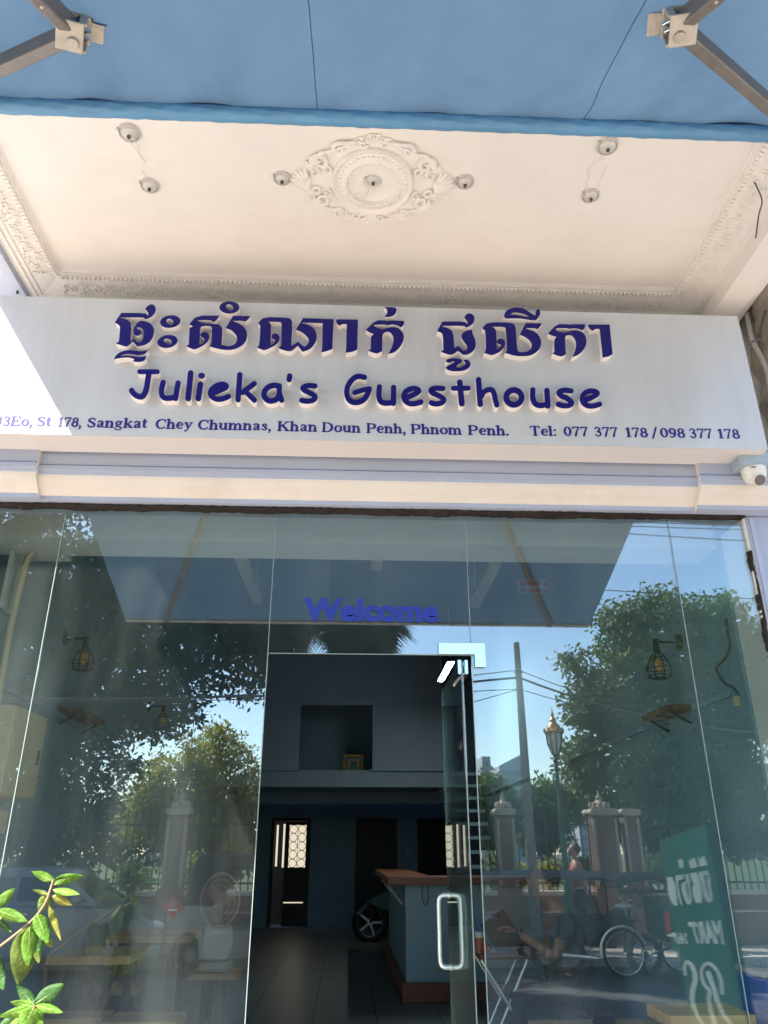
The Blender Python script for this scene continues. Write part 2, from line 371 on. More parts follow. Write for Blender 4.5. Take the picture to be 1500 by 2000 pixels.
# ================================================================== the guesthouse building
B = thing('guesthouse_building', 'white and pale blue shophouse front above and around the glass shopfront', 'building', (0, 0, 0))
ZC = 4.45
MB().box(-2.16, 2.6, -.95, -.06, ZC, ZC+.12).build('soffit', 'white', B)
MB().box(-2.16, 2.6, -1.25, -.95, ZC+.0005, ZC+.12).build('soffit_edge', 'white', B)
MB().box(-2.16, 3.2, -1.3, 14.2, ZC+.12, ZC+.5).build('balcony_slab', 'white', B)
MB().box(-2.16, 3.2, -.3, 14.2, ZC+.5, 9.5).build('upper_storeys', 'white', B)
MB().box(-2.35, 2.6, .0, .22, 3.1, 4.448).build('front_wall', 'white', B)
# ceiling moulding profile: list of (outward offset from inner edge, z)
prof = [(.0, ZC-.0005), (.012, ZC-.012), (.012, ZC-.022), (.022, ZC-.022), (.022, ZC-.034), (.035, ZC-.036), (.05, ZC-.045), (.10, ZC-.062), (.135, ZC-.072), (.14, ZC-.084), (.16, ZC-.086), (.162, ZC-.10), (.2, ZC-.10)]
xl, xr, yb = -1.70, 1.86, -.16
path = [(xl, -1.25), (xl, yb), (xr, yb), (xr, -1.25)]
mo = MB(); rows = []
for i, (x, y) in enumerate(path):
    rows.append([(x-(o if i < 2 else -o), y+(o if i in (1, 2) else 0), z) for o, z in prof])
n = len(prof)
mo.add([p for r in rows for p in r], [(i*n+k, i*n+k+1, (i+1)*n+k+1, (i+1)*n+k) for i in range(3) for k in range(n-1)])
mo.build('ceiling_cornice', 'moulding', B)
# dentil course
def along(t):   # walks the inner edge of the cornice
    L1 = yb+1.25; L2 = xr-xl
    if t < L1: return (xl, -1.25+t, (-1, 0))
    if t < L1+L2: return (xl+t-L1, yb, (0, 1))
    return (xr, yb-(t-L1-L2), (1, 0))
tot = 2*(yb+1.25)+xr-xl
dn = MB(); s_ = .0
while s_ < tot:
    x, y, (nx, ny) = along(s_)
    cx, cy = x+nx*.03, y+ny*.03
    dn.box(cx-(.009 if nx else .007), cx+(.009 if nx else .007), cy-(.009 if ny else .007), cy+(.009 if ny else .007), ZC-.05, ZC-.024); s_ += .026
dn.build('dentil_course', 'moulding', B, kind='stuff')
fz = MB(); s_ = .02
while s_ < tot:      # scrolling leaf relief on the sloping frieze
    x, y, (nx, ny) = along(s_); tx, ty = -ny, nx
    for side in (1, -1):
        pts = []; a0 = random.uniform(0, 1)
        for k in range(9):
            a = a0+k*.62*side; rr = .020*(1-k/11)
            u = math.cos(a)*rr; w = .092+.024*side*math.sin(s_*22)+math.sin(a)*rr
            pts.append((x+nx*w+tx*u, y+ny*w+ty*u, ZC-.0615-.26*(w-.092)-.004))
        fz.tube(pts, [.0055*(1-k/12) for k in range(9)], 5)
    u = random.uniform(-.01, .01); w = .075+random.random()*.04
    fz.ell((x+nx*w+tx*u, y+ny*w+ty*u, ZC-.064-.26*(w-.092)), .008, .008, .006, 6, 4)
    s_ += .045
fz.build('frieze_ornament', 'moulding', B, True, kind='stuff')
# side beams of the porch
MB().box(xl-.36, xl-.2, -1.25, -.001, ZC-.14, ZC-.06).build('porch_beam', 'paleblue', B)
MB().box(xr+.2, xr+.36, -1.25, -.001, ZC-.20, ZC-.06).build('porch_beam', 'white', B)
MB().box(xr+.361, xr+.42, -1.25, -.001, ZC-.16, ZC-.06).build('porch_beam_trim', 'white', B)
MB().box(-2.9, xl-.361, -.001, .2, 3.1, 9.5).build('side_wall', 'neighbour', B)
for s_, lab in ((-1, 'plain neighbouring shop wall with a closed grey shutter, to the left'), (1, 'plain neighbouring shop wall with a closed grey shutter, to the right')):
    t = thing('neighbouring_shop', lab, 'building', (s_*5, 0, -.2)); x0, x1 = (-8, -2.901) if s_ < 0 else (2.901, 8)
    MB().box(x0, x1, .0, .3, 3.0, 9.5).box(x0, x0+.5, .001, .3, -.2, 2.999).box(x1-.5, x1, .001, .3, -.2, 2.999).build('wall', 'neighbour', t)
    for k in range(26): MB().box(x0+.501, x1-.501, .10, .13, -.19+k*.122, -.19+k*.122+.112).build('shutter_slat', 'intwall2', t)
# entablature over the shop window
pf = [(.10, 3.30), (-.155, 3.30), (-.155, 3.20), (-.148, 3.193), (-.165, 3.188), (-.165, 3.165), (-.15, 3.16)]
cy = [(-.145, 3.145), (-.143, 3.135), (-.135, 3.12), (-.118, 3.10), (-.098, 3.085), (-.083, 3.07), (-.078, 3.062)]
bt = [(-.072, 3.060), (-.072, 3.038), (-.06, 3.034), (.10, 3.034)]
full = pf+cy+bt
def entab(x0, x1, dy, name):
    P = [(y-dy if y < .09 else y, z) for y, z in full]
    a, b = len(pf), len(pf)+len(cy)
    def strip(i0, i1, nm, m):
        q = MB(); seg = P[i0:i1]; k = len(seg)
        q.add([(x0, y, z) for y, z in seg]+[(x1, y, z) for y, z in seg], [(i, i+k, i+1+k, i+1) for i in range(k-1)])
        q.build(nm, m, B, True, auto=40)
    if dy:
        k = len(P)
        for x_ in (x0, x1): MB().add([(x_, y, z) for y, z in P], [tuple(range(k))]).build(name+'_end', 'cream', B)
    strip(0, a+1, name+'_band', 'paleblue'); strip(a, b+1, name+'_cyma', 'cream'); strip(b, len(P), name+'_fillet', 'paleblue')
entab(-1.60, 1.80, 0, 'entablature')
entab(-2.6, -1.60, .03, 'capital'); entab(1.80, 2.9, .03, 'capital')
# pilasters and jambs
MB().box(2.09, 2.9, -.03, .25, -.2, 3.033).build('pilaster', 'paleblue', B, bevel=.006)
MB().box(2.10, 2.125, -.042, -.0302, -.2, 3.02).build('pilaster_bead', 'paleblue', B)
MB().box(-2.9, -2.13, -.03, .25, -.2, 3.033).build('pilaster', 'paleblue', B, bevel=.006)
# rough, dirty mastic line over and beside the glass
def ragged(a, b, w, y, name, vertical=False, m='mastic', n=170):
    lo, hi = [], []
    for i in range(n+1):
        t = i/n; c = a+(b-a)*t
        e1 = w*(.5+.5*math.sin(i*.31)*math.sin(i*.13+1)+random.uniform(-.25, .35)); e2 = w*(.45+.4*math.sin(i*.21+2)+random.uniform(-.3, .3))
        lo.append((c, -max(.1*w, e1)) if not vertical else (-max(.1*w, e1), c)); hi.append((c, max(.1*w, e2)) if not vertical else (max(.1*w, e2), c))
    return lo+hi[::-1]
q = ragged(-2.12, 1.56, .011, 0, '')
MB().prism([(x, z+3.024) for x, z in q], -.05, .012).build('mastic_gap', 'mastic', B)
q = ragged(1.56, 2.08, .004, 0, '', n=60)
MB().prism([(x, z+3.026) for x, z in q], -.045, .012).build('mastic_gap', 'mastic', B)
q = ragged(1.35, 2.84, .012, 0, '', True, n=110)
MB().prism([(x+2.083, z) for x, z in q], -.02, .012).build('mastic_gap', 'mastic', B)
MB().box(2.078, 2.09, -.015, .25, -.2, 3.03).build('jamb', 'white', B)
MB().box(-2.13, -2.118, -.015, .25, -.2, 3.03).build('jamb', 'white', B)
# interior shell
MB().box(-2.118, 2.078, .28, .55, 2.965, 3.3).build('header_beam', 'header', B)
MB().box(-2.3, -2.06, .25, 14, -.1, 4.5).build('interior_wall', 'intwall2', B)
MB().box(2.06, 2.3, .25, 14, -.1, 4.5).build('interior_wall', 'intwall2', B)
MB().box(-2.06, 2.06, .23, 14, 4.38, 4.44).build('interior_ceiling', 'intceil', B)
MB().box(-2.059, 2.059, 4.1, 4.4, 4.08, 4.379).build('ceiling_beam', 'intceil', B)
MB().box(-2.059, 2.059, .24, .56, 3.301, 4.379).build('inner_lintel', 'intwall2', B)
for s, z in ((-1, 2.27), (1, 2.165)):
    x = 2.059*s; MB().box(min(x, x-.018*s), max(x, x-.018*s), .4, 8.9, z, z+.03).build('wall_ledge', 'intwall', B)
# mezzanine
mz = MB(); y0 = 9.0
for a in [(-2.058, -.80, 2.56, 4.379), (.365, 1.49, 2.56, 4.379), (-.80, .365, 3.565, 4.379)]: mz.box(a[0], a[1], y0, y0+.12, a[2], a[3])
mz.build('mezzanine_wall', 'mezz', B)
MB().box(-2.058, 1.49, y0+.01, 13.6, 2.31, 2.559).build('mezzanine_floor', 'mezz', B)
MB().box(-2.058, 1.495, y0-.02, y0, 3.68, 3.69).build('panel_seam', 'intwall', B)
MB().box(-2.058, -.78, y0-.03, y0, 2.55, 2.575).build('sill', 'intwall2', B); MB().box(.33, 1.49, y0-.03, y0, 2.55, 2.575).build('sill', 'intwall2', B)
MB().box(1.491, 1.515, y0-.04, y0+.12, 2.3, 4.379).build('corner_trim', 'intwall2', B)
MB().box(-2.058, 2.058, 10.1, 10.3, 2.13, 2.309).build('rear_beam', 'mezz', B)
MB().box(-.9, .45, y0+1.3, y0+1.36, 2.561, 4.37).build('upper_partition', 'intwall', B)
for x in (-.25, .02): MB().box(x, x+.03, y0+1.27, y0+1.3, 2.561, 3.3).build('partition_batten', 'intwall', B)
MB().box(-.26, .3, y0+1.27, y0+1.3, 3.3, 3.33).build('partition_batten', 'intwall', B)
# back wall with three doorways
bw = MB(); yb2 = 13.7
xs = [(-2.058, -1.60), (-.78, .157), (1.02, 1.45)]
for a, b in xs: bw.box(a, b, yb2, yb2+.15, 0, 2.03)
bw.box(-2.058, 2.058, yb2, yb2+.15, 2.03, 2.4)
bw.build('back_wall', 'intwall', B)
for a, b in xs: MB().box(a, b, yb2-.015, yb2-.001, .001, .18).build('skirting', 'intwall2', B)
MB().box(.157, 1.02, yb2+.1, yb2+.14, 0, 2.03).build('dark_door', 'brownframe', B); MB().box(1.45, 2.058, yb2+.1, yb2+.14, 0, 2.03).build('dark_door', 'brownframe', B)
MB().box(1.22, 1.27, yb2-.012, yb2-.001, 1.3, 1.38).build('light_switch', 'whiteplastic', B)
MB().box(-2.3, 2.3, 14.6, 14.7, -.1, 4.5).build('rear_yard_wall', 'brownframe', B)
# lit rear door with iron lattice
LD = thing('lattice_door', 'dark rear door with an iron lattice window lit from behind, at the far left', 'door', (-1.2, 13.72, 0))
fr = MB().box(-1.60, -1.53, 13.72, 13.82, 0, 2.03).box(-.83, -.78, 13.72, 13.82, 0, 2.03).box(-1.53, -.83, 13.72, 13.82, 1.97, 2.03)
fr.build('door_frame', 'brownframe', LD)
MB().box(-1.32, -.84, 13.95, 14.0, 0, 1.08).box(-1.32, -1.24, 13.951, 14.0, 1.08, 1.95).box(-.88, -.84, 13.951, 14.0, 1.08, 1.95).box(-1.32, -.84, 13.952, 14.0, 1.90, 1.96).build('door_leaf', 'brownframe', LD)
MB().box(-1.24, -.88, 13.985, 13.995, 1.08, 1.9).build('window_pane', 'glow', LD)
MB().box(-1.51, -1.47, 13.985, 13.995, 1.1, 1.9).build('side_light', 'glow', LD)
MB().box(-1.37, -1.33, 13.985, 13.995, 1.08, 1.92).build('side_light', 'glow', LD)
lt = MB()
for j in range(5):
    zc = 1.16+j*.165
    for i in range(2):
        xc = -1.15+i*.18
        lt.tube([(xc-.09, 13.97, zc), (xc-.04, 13.97, zc+.075), (xc+.04, 13.97, zc+.075), (xc+.09, 13.97, zc), (xc+.04, 13.97, zc-.075), (xc-.04, 13.97, zc-.075)], .006, 4, closed=True)
for i in range(3): lt.bar((-1.24+i*.18, 13.97, 1.08), (-1.24+i*.18, 13.97, 1.9), .008, .008)
lt.build('lattice', 'iron', LD)
MB().box(-1.3, -.9, 13.93, 13.95, .42, .44).build('threshold_light', 'glow', LD)
# floor
fl = MB().box(-2.06, 2.06, .0, 14.6, -.1, -.006).build('shop_floor', 'grout'); tag(fl, kind='structure')
tp = None
for i in range(7):
    for j in range(24):
        x = -2.05+i*.586; y = .01+j*.586
        if tp is None: tp = MB().box(0, .58, 0, .58, -.0055, 0).build('floor_tile', 'tile', fl); o = tp
        else: o = tp.copy(); COL.objects.link(o); o.parent = fl
        o.location = (x, y, random.uniform(-.0006, .0006))
# small light patches reflected on the floor come from the rear yard; none painted here

# ceiling rose
MD = thing('ceiling_medallion', 'white plaster ceiling rose with scrolls and shells in the middle of the soffit', 'ceiling rose', (.065, -.875, ZC))
cx, cy_ = .065, -.875
out = []
for i in range(140):
    t = 2*math.pi*i/140; c, s = math.cos(t), math.sin(t)
    r = 1/((abs(c)/.40)**1.28+(abs(s)/.265)**1.28)**(1/1.28); r *= 1+.035*abs(math.sin(11*t)); out.append((cx+c*r, cy_+s*r))
MB().prism(out, ZC-.010, ZC-.0006, 'z').build('medallion_plate', 'moulding', MD)
rg = [(.205, ZC-.0095), (.204, ZC-.026), (.195, ZC-.038), (.185, ZC-.032), (.176, ZC-.020), (.15, ZC-.032), (.135, ZC-.042), (.128, ZC-.038), (.122, ZC-.014), (.10, ZC-.0125), (.07, ZC-.0115), (.05, ZC-.016), (.046, ZC-.012)]
MB().lathe(rg, (cx, cy_, 0), 64).build('medallion_ring', 'moulding', MD, True)
bd = MB()
for i in range(40):
    t = 2*math.pi*i/40; bd.ell((cx+.163*math.cos(t), cy_+.163*math.sin(t), ZC-.030), .0065 if i % 4 else .010, .0065, .006, 6, 4)
for i in range(26):
    t = 2*math.pi*i/26; bd.ell((cx+.128*math.cos(t), cy_+.128*math.sin(t), ZC-.041), .006, .006, .005, 6, 4)
bd.build('beading', 'moulding', MD, True, kind='stuff')
sc = MB()
def spiral(c, r0, turns, a0, dirn, w, z=ZC-.020, k=22, tail=None):
    pts = []; rs = []
    for i in range(k):
        t = i/(k-1); a = a0+dirn*turns*2*math.pi*t; r = r0*(1-t)**.8+.004; pts.append((c[0]+math.cos(a)*r, c[1]+math.sin(a)*r, z-.006*t)); rs.append(w*1.2*(1-.45*t))
    if tail: pts = [(*p, z) for p in tail]+pts; rs = [w*.5+w*.5*i/len(tail) for i in range(len(tail))]+rs
    sc.tube(pts, rs, 6)
for sx in (-1, 1):
    for sy in (-1, 1):
        def Q(x, y): return (cx+sx*x, cy_+sy*y)
        base = 0 if sx > 0 else math.pi
        spiral(Q(.255, .115), .040, 1.3, (0 if sx > 0 else math.pi)-sx*sy*.3, sx*sy, .011, tail=[Q(.10, .222), Q(.15, .205), Q(.20, .178), Q(.25, .168)])
        spiral(Q(.165, .195), .026, 1.2, math.pi/2*sy, -sx*sy, .009, tail=[Q(.05, .236), Q(.09, .236), Q(.13, .228)])
        spiral(Q(.285, .055), .022, 1.1, math.pi/2*sy, sx*sy, .008)
        spiral(Q(.225, .075), .020, 1.1, -math.pi/2*sy, -sx*sy, .007)
        spiral(Q(.05, .225), .017, 1.1, 0, sx*sy, .007)
        spiral(Q(.115, .218), .013, 1.1, 0, -sx*sy, .006)
        for k in range(9):
            t = k/8; x = .30-.30*t; y = .10+.165*t; sc.ell((*Q(x+.02, y+.004*math.sin(9*t)), ZC-.012), .012, .011, .009, 7, 5)
    for k in range(9):     # shell at each tip
        a = (-1+k/4)*1.15; L = .098-.018*abs(k-4)/4
        p0 = (cx+sx*.305, cy_); p1 = (p0[0]+sx*math.cos(a)*L*.5, p0[1]+math.sin(a)*L*.5); p2 = (p0[0]+sx*math.cos(a)*L, p0[1]+math.sin(a)*L*.95)
        sc.tube([(*p0, ZC-.012), (*p1, ZC-.032), (*p2, ZC-.012)], [.005, .010, .009], 6)
for sy in (-1, 1):
    for k in range(7):
        a = (-1+k/3)*.95; p0 = (cx, cy_+sy*.21); L = .055
        sc.tube([(*p0, ZC-.012), (p0[0]+math.sin(a)*L, p0[1]+sy*math.cos(a)*L, ZC-.016)], [.004, .009], 6)
sc.build('scrollwork', 'moulding', MD, True)

# lamp holders on the soffit
def lamp_holder(x, y, r, label, wires):
    t = thing('lamp_holder', label, 'lamp holder', (x, y, ZC), 0, 'bare lamp holders on the porch ceiling')
    MB().lathe([(r, ZC-.0006), (r, ZC-.008), (r*.93, ZC-.014), (r*.86, ZC-.012), (r*.84, ZC-.006)], (x, y, 0), 24).build('rim', 'whiteplastic', t, True)
    MB().lathe([(r*.85, ZC-.004), (r*.7, ZC-.016), (r*.4, ZC-.024), (.002, ZC-.026)], (x, y, 0), 20).build('bowl', 'glassbowl', t, True)
    MB().lathe([(.008, ZC-.024), (.009, ZC-.034), (.006, ZC-.04), (.001, ZC-.04)], (x, y, 0), 10).build('socket', 'wire', t, True)
    MB().box(x-.8*r-.008, x-.8*r+.002, y-.5*r-.004, y-.5*r+.006, ZC-.016, ZC-.004).build('clip', 'castmetal', t)
    w = MB()
    for pts in wires: w.tube(catmull([(x+a, y+b, ZC-c) for a, b, c in pts]), .0016, 4)
    if wires: w.build('loose_wire', 'wirewhite', t)
W1 = [[(.01, .0, .03), (.03, .05, .03), (.02, .11, .015), (.035, .17, .004)], [(-.01, .02, .03), (.01, .07, .02), (.035, .17, .004)]]
lamp_holder(-1.069, -1.103, .052, 'upper round lamp holder on the left of the soffit, trailing a wire', W1)
lamp_holder(-1.047, -.795, .048, 'lower round lamp holder on the left of the soffit', [[(0, -.05, .01), (-.02, -.09, .004)]])
lamp_holder(-.382, -.869, .044, 'lamp holder touching the left shell tip of the ceiling rose', [[(.03, -.02, .02), (.06, -.03, .01)]])
lamp_holder(.524, -.886, .046, 'lamp holder touching the right shell tip of the ceiling rose', [[(-.03, .01, .02), (-.07, 0, .01)]])
lamp_holder(1.167, -1.126, .052, 'upper round lamp holder on the right of the soffit, with twisted wires', [[(-.01, .03, .03), (-.05, .10, .03), (-.045, .16, .02), (-.03, .28, .01)], [(.0, .04, .03), (-.06, .11, .02), (-.04, .17, .02)]])
lamp_holder(1.174, -.826, .046, 'lower round lamp holder on the right of the soffit', [[(.02, -.05, .01), (.02, -.2, .008)]])
lamp_holder(.068, -.88, .043, 'lamp holder in the centre of the ceiling rose', [[(-.02, .04, .03), (-.045, .10, .04), (-.07, .085, .05), (-.09, .06, .05), (-.07, .05, .045), (-.03, .11, .04)]])

# ================================================================== sign box
YS = -.35
S = thing('shop_sign', 'long white sign box with dark blue raised Khmer and English lettering across the front', 'sign', (0.1, YS, 3.265))
SX0, SX1, SZ0, SZ1 = -2.25, 2.095, 3.262, 4.095
MB().box(SX0, SX1, YS+.006, -.17, SZ0+.002, SZ1-.002).build('sign_frame', 'signside', S)
for a, b in ((SX0, -.0105), (-.010, SX1)):
    MB().box(a, b, YS, YS+.0055, SZ0, SZ1).build('sign_panel', 'sign', S)
def SP(px, py, y): p = PY(px, py, y); return p.x, p.z
LD_ = .042
YF = YS-LD_
def raised(loops, name='letter'):
    lp = [[SP(p[0], p[1], YF) for p in l] for l in loops]
    body = fill(lp, lambda x, z, t: (x, YF+.003+t, z), LD_-.003, name, 'letterwhite', S)
    fill(lp, lambda x, z, t: (x, YF+t, z), .0028, 'letter_face', 'letterblue', body)
def Z7(o, l): return [(o[0]+x/7.5, o[1]+y/7.5) for x, y in l]
def oval(o, cx, cy, rx, ry, tilt, n=28):
    t = R_(tilt); return Z7(o, [(cx+rx*math.cos(a)*math.cos(t)-ry*math.sin(a)*math.sin(t), cy+rx*math.cos(a)*math.sin(t)+ry*math.sin(a)*math.cos(t)) for a in [2*math.pi*i/n for i in range(n)]])
def kh(o, l, *holes): raised([soften(Z7(o, l))]+[soften(Z7(o, h)) for h in holes])
A = (210, 580)
kh(A, [(105,375),(200,232),(555,235),(590,270),(600,262),(598,235),(578,205),(550,175),(585,130),(640,102),(685,118),(710,165),(700,220),(660,275),(610,305),(560,325),(540,315),(522,293),(190,297),(185,310),(250,318),(310,345),(352,400),(335,630),(345,655),(380,608),(410,640),(455,668),(500,650),(525,600),(535,540),(525,490),(500,455),(460,440),(430,440),(430,465),(480,490),(498,515),(490,545),(450,565),(410,562),(385,540),(378,500),(395,440),(430,385),(470,350),(540,352),(610,375),(660,420),(683,480),(675,560),(640,630),(580,685),(510,712),(430,722),(405,690),(370,650),(350,668),(295,722),(250,720),(190,700),(120,680),(165,655),(175,560),(185,440),(165,410),(140,390)])
kh(A, [(92,912),(130,845),(200,800),(290,775),(400,785),(480,795),(540,790),(590,775),(575,805),(540,835),(490,848),(430,850),(360,835),(300,828),(230,838),(165,868),(230,862),(300,860),(380,872),(440,878),(500,880),(562,862),(560,895),(535,930),(490,948),(430,950),(365,938),(395,915),(360,895),(300,880),(230,885),(160,893)])
raised([oval(A, 918, 358, 150, 90, -8), oval(A, 915, 362, 58, 42, 38)])
raised([oval(A, 878, 650, 150, 92, -10), oval(A, 882, 650, 62, 38, 25)])
A = (350, 580)
raised([oval(A, 735, 152, 147, 89, 0), oval(A, 738, 150, 56, 42, 40)])
kh(A, [(145,400),(255,272),(590,272),(555,325),(500,372),(480,345),(430,335),(260,335),(290,362),(380,388),(470,395),(560,398),(610,420),(635,470),(620,700),(700,722),(760,718),(820,690),(845,640),(845,580),(815,530),(760,480),(680,455),(790,275),(1040,280),(1010,325),(960,360),(930,345),(780,345),(800,365),(870,385),(940,430),(985,495),(998,570),(975,650),(920,710),(840,755),(740,775),(640,770),(540,750),(440,720),(475,690),(482,470),(465,430),(420,420),(360,420),(320,435),(305,470),(300,690),(345,685),(372,640),(365,612),(335,590),(312,560),(330,525),(380,515),(425,525),(442,570),(435,620),(400,670),(340,715),(270,750),(215,768),(160,745),(100,720),(140,695),(150,480),(150,450),(205,435),(180,415)])
A = (490, 580)
kh(A, [(105,380),(190,292),(540,302),(590,325),(608,380),(592,720),(620,700),(695,655),(740,700),(785,730),(830,700),(850,650),(840,600),(790,545),(730,505),(660,478),(765,308),(1215,325),(1195,755),(1130,785),(1035,808),(1045,720),(1052,380),(760,372),(755,390),(820,400),(890,430),(945,490),(968,570),(955,650),(910,720),(850,770),(760,800),(730,770),(690,712),(660,735),(590,795),(500,785),(400,745),(445,715),(452,400),(440,370),(400,362),(255,358),(290,400),(298,420),(285,710),(330,690),(355,650),(350,620),(310,605),(300,570),(320,540),(370,532),(410,555),(425,600),(410,650),(370,695),(300,735),(200,780),(160,768),(88,738),(125,710),(140,420),(120,395)])
A = (630, 580)
kh(A, [(200,335),(230,325),(520,332),(508,765),(460,795),(340,815),(345,740),(355,395),(290,392),(250,418),(215,395),(198,360)])
kh(A, [(905,150),(1060,148),(1085,175),(1080,225),(1045,270),(980,292),(905,288),(940,255),(950,210),(940,170)])
kh(A, [(635,480),(780,340),(915,342),(950,352),(990,342),(1190,350),(1200,370),(1180,420),(1150,440),(1100,415),(1040,400),(990,402),(950,415),(915,400),(770,402),(745,415),(770,440),(840,465),(890,470),(960,450),(1060,440),(1130,465),(1180,525),(1195,590),(1170,680),(1110,760),(1050,810),(960,832),(1000,770),(1035,680),(1040,600),(1020,545),(980,510),(940,505),(895,525),(875,570),(872,790),(800,828),(740,812),(670,785),(705,765),(708,590),(720,565),(755,540),(700,520),(660,500)])
A = (840, 590)
kh(A, [(103,425),(180,285),(500,285),(545,320),(552,312),(548,280),(500,225),(530,180),(570,160),(625,178),(655,225),(645,290),(600,340),(530,370),(495,342),(185,345),(175,360),(240,372),(300,400),(340,450),(355,670),(410,640),(450,670),(490,712),(530,700),(548,660),(530,620),(490,570),(460,520),(460,480),(490,440),(540,415),(612,402),(625,470),(660,540),(672,620),(655,690),(600,745),(530,770),(480,770),(450,740),(408,710),(370,745),(320,770),(260,765),(160,725),(195,700),(190,480),(160,440)])
kh(A, [(225,860),(270,830),(350,820),(440,832),(475,858),(455,890),(400,920),(385,945),(410,962),(470,950),(510,915),(520,885),(490,855),(520,838),(565,850),(595,890),(590,935),(550,980),(480,1005),(380,1012),(300,1005),(245,985),(230,955),(260,930),(320,905),(370,870),(340,860),(290,885),(250,882)])
kh(A, [(765,380),(845,292),(1190,300),(1240,330),(1258,390),(1275,690),(1300,730),(1360,735),(1425,725),(1480,680),(1495,620),(1470,570),(1400,510),(1315,475),(1400,308),(1640,310),(1610,360),(1575,395),(1540,378),(1400,378),(1410,395),(1500,415),(1570,460),(1615,520),(1632,600),(1610,680),(1550,740),(1470,780),(1370,790),(1240,785),(1100,740),(1130,690),(1112,420),(1100,370),(1060,358),(910,358),(950,390),(970,420),(978,700),(1020,680),(1045,640),(1035,620),(985,600),(975,570),(1000,540),(1050,532),(1090,560),(1102,610),(1080,670),(1020,730),(910,778),(860,765),(790,738),(820,710),(812,420),(790,400)])
kh(A, [(1085,190),(1110,130),(1180,90),(1270,78),(1370,90),(1460,150),(1530,195),(1545,190),(1545,150),(1560,110),(1595,95),(1615,140),(1612,185),(1580,235),(1545,265),(1490,262),(1400,248),(1300,235),(1200,235),(1120,240),(1090,220)], [(1175,185),(1210,152),(1280,150),(1360,165),(1430,195),(1465,218),(1400,215),(1320,200),(1230,185)])
A = (1010, 590)
kh(A, [(455,460),(580,320),(740,322),(770,332),(800,322),(1000,325),(995,375),(960,412),(910,390),(860,382),(800,382),(765,390),(730,378),(590,378),(560,395),(600,430),(680,452),(740,440),(820,412),(900,415),(970,450),(1010,510),(1020,580),(1000,660),(950,730),(890,775),(810,800),(840,740),(862,660),(865,600),(850,540),(810,490),(760,478),(715,490),(700,530),(715,765),(650,795),(590,782),(520,752),(548,730),(540,560),(580,505),(520,490),(480,475)])
kh(A, [(1038,345),(1050,328),(1355,328),(1400,760),(1340,795),(1255,808),(1210,392),(1150,388),(1110,415),(1070,400)])
def st(o, *strokes):
    out = []
    for pts, r in strokes:
        p = Z7(o, pts)
        if len(p) > 2: p = [(v.x, v.y) for v in catmull([(a, b, 0) for a, b in p], 6)]
        out.append((p, r/7.5))
    raised(contours(out, .8))
o1, o2, o3, o4, o5 = (240, 710), (430, 715), (660, 720), (850, 720), (1000, 720)
st(o1, ([(245,118),(505,118)], 35), ([(382,130),(362,260),(340,380),(310,450),(270,485),(200,470),(150,430),(128,395)], 41))
st(o1, ([(590,275),(565,380),(575,470),(625,505),(710,503),(770,480)], 39), ([(808,285),(770,510)], 39))
st(o1, ([(993,140),(955,510)], 42)); st(o1, ([(1135,305),(1105,510)], 42)); st(o1, ([(1145,177),(1159,177)], 42))
st(o1, ([(1340,425),(1440,385),(1510,345),(1505,315),(1450,302),(1370,325),(1300,380),(1282,440),(1310,490),(1380,520),(1460,515),(1545,482)], 38))
st(o2, ([(288,125),(262,490)], 40), ([(500,255),(330,385)], 38), ([(375,375),(500,497)], 38))
st(o2, ([(865,290),(780,280),(700,310),(650,370),(645,440),(690,495),(760,508),(830,480),(865,420)], 40), ([(865,290),(870,400),(900,497)], 40))
st(o2, ([(1018,145),(1010,195)], 40)); st(o2, ([(1388,290),(1290,283),(1215,310),(1225,345),(1300,385),(1375,425),(1390,465),(1350,500),(1270,512),(1195,500)], 38))
st(o3, ([(388,125),(320,112),(260,122),(190,180),(140,270),(130,370),(160,450),(220,490),(300,490),(380,450),(430,380),(460,295)], 39), ([(460,295),(370,310),(245,350)], 36))
st(o3, ([(608,265),(600,400),(625,475),(680,500),(760,500),(815,480)], 39), ([(815,275),(812,505)], 40))
st(o3, ([(1010,425),(1130,370),(1185,325),(1150,295),(1090,290),(1010,320),(965,390),(980,460),(1040,505),(1120,512),(1215,488)], 38))
st(o4, ([(112,290),(0,285),(-60,310),(-45,350),(30,385),(110,430),(125,465),(90,500),(10,515),(-55,500)], 38))
st(o4, ([(360,200),(390,510)], 42), ([(265,285),(485,285)], 35))
st(o4, ([(635,160),(660,520)], 40), ([(680,400),(710,345),(770,310),(830,310),(865,370),(885,470),(903,530)], 38))
st(o4, ([(1153+112*math.cos(a), 420+108*math.sin(a)) for a in [i*math.pi/10 for i in range(21)]], 42))
st(o5, ([(305,310),(305,430),(340,510),(420,540),(510,520)], 39), ([(512,320),(525,545)], 40))
st(o5, ([(865,325),(760,315),(690,345),(720,395),(800,430),(865,480),(870,515),(820,540),(740,540),(680,520)], 38))
st(o5, ([(1075,460),(1190,410),(1250,365),(1220,335),(1150,325),(1070,355),(1030,430),(1050,500),(1110,540),(1190,545),(1285,520)], 38))
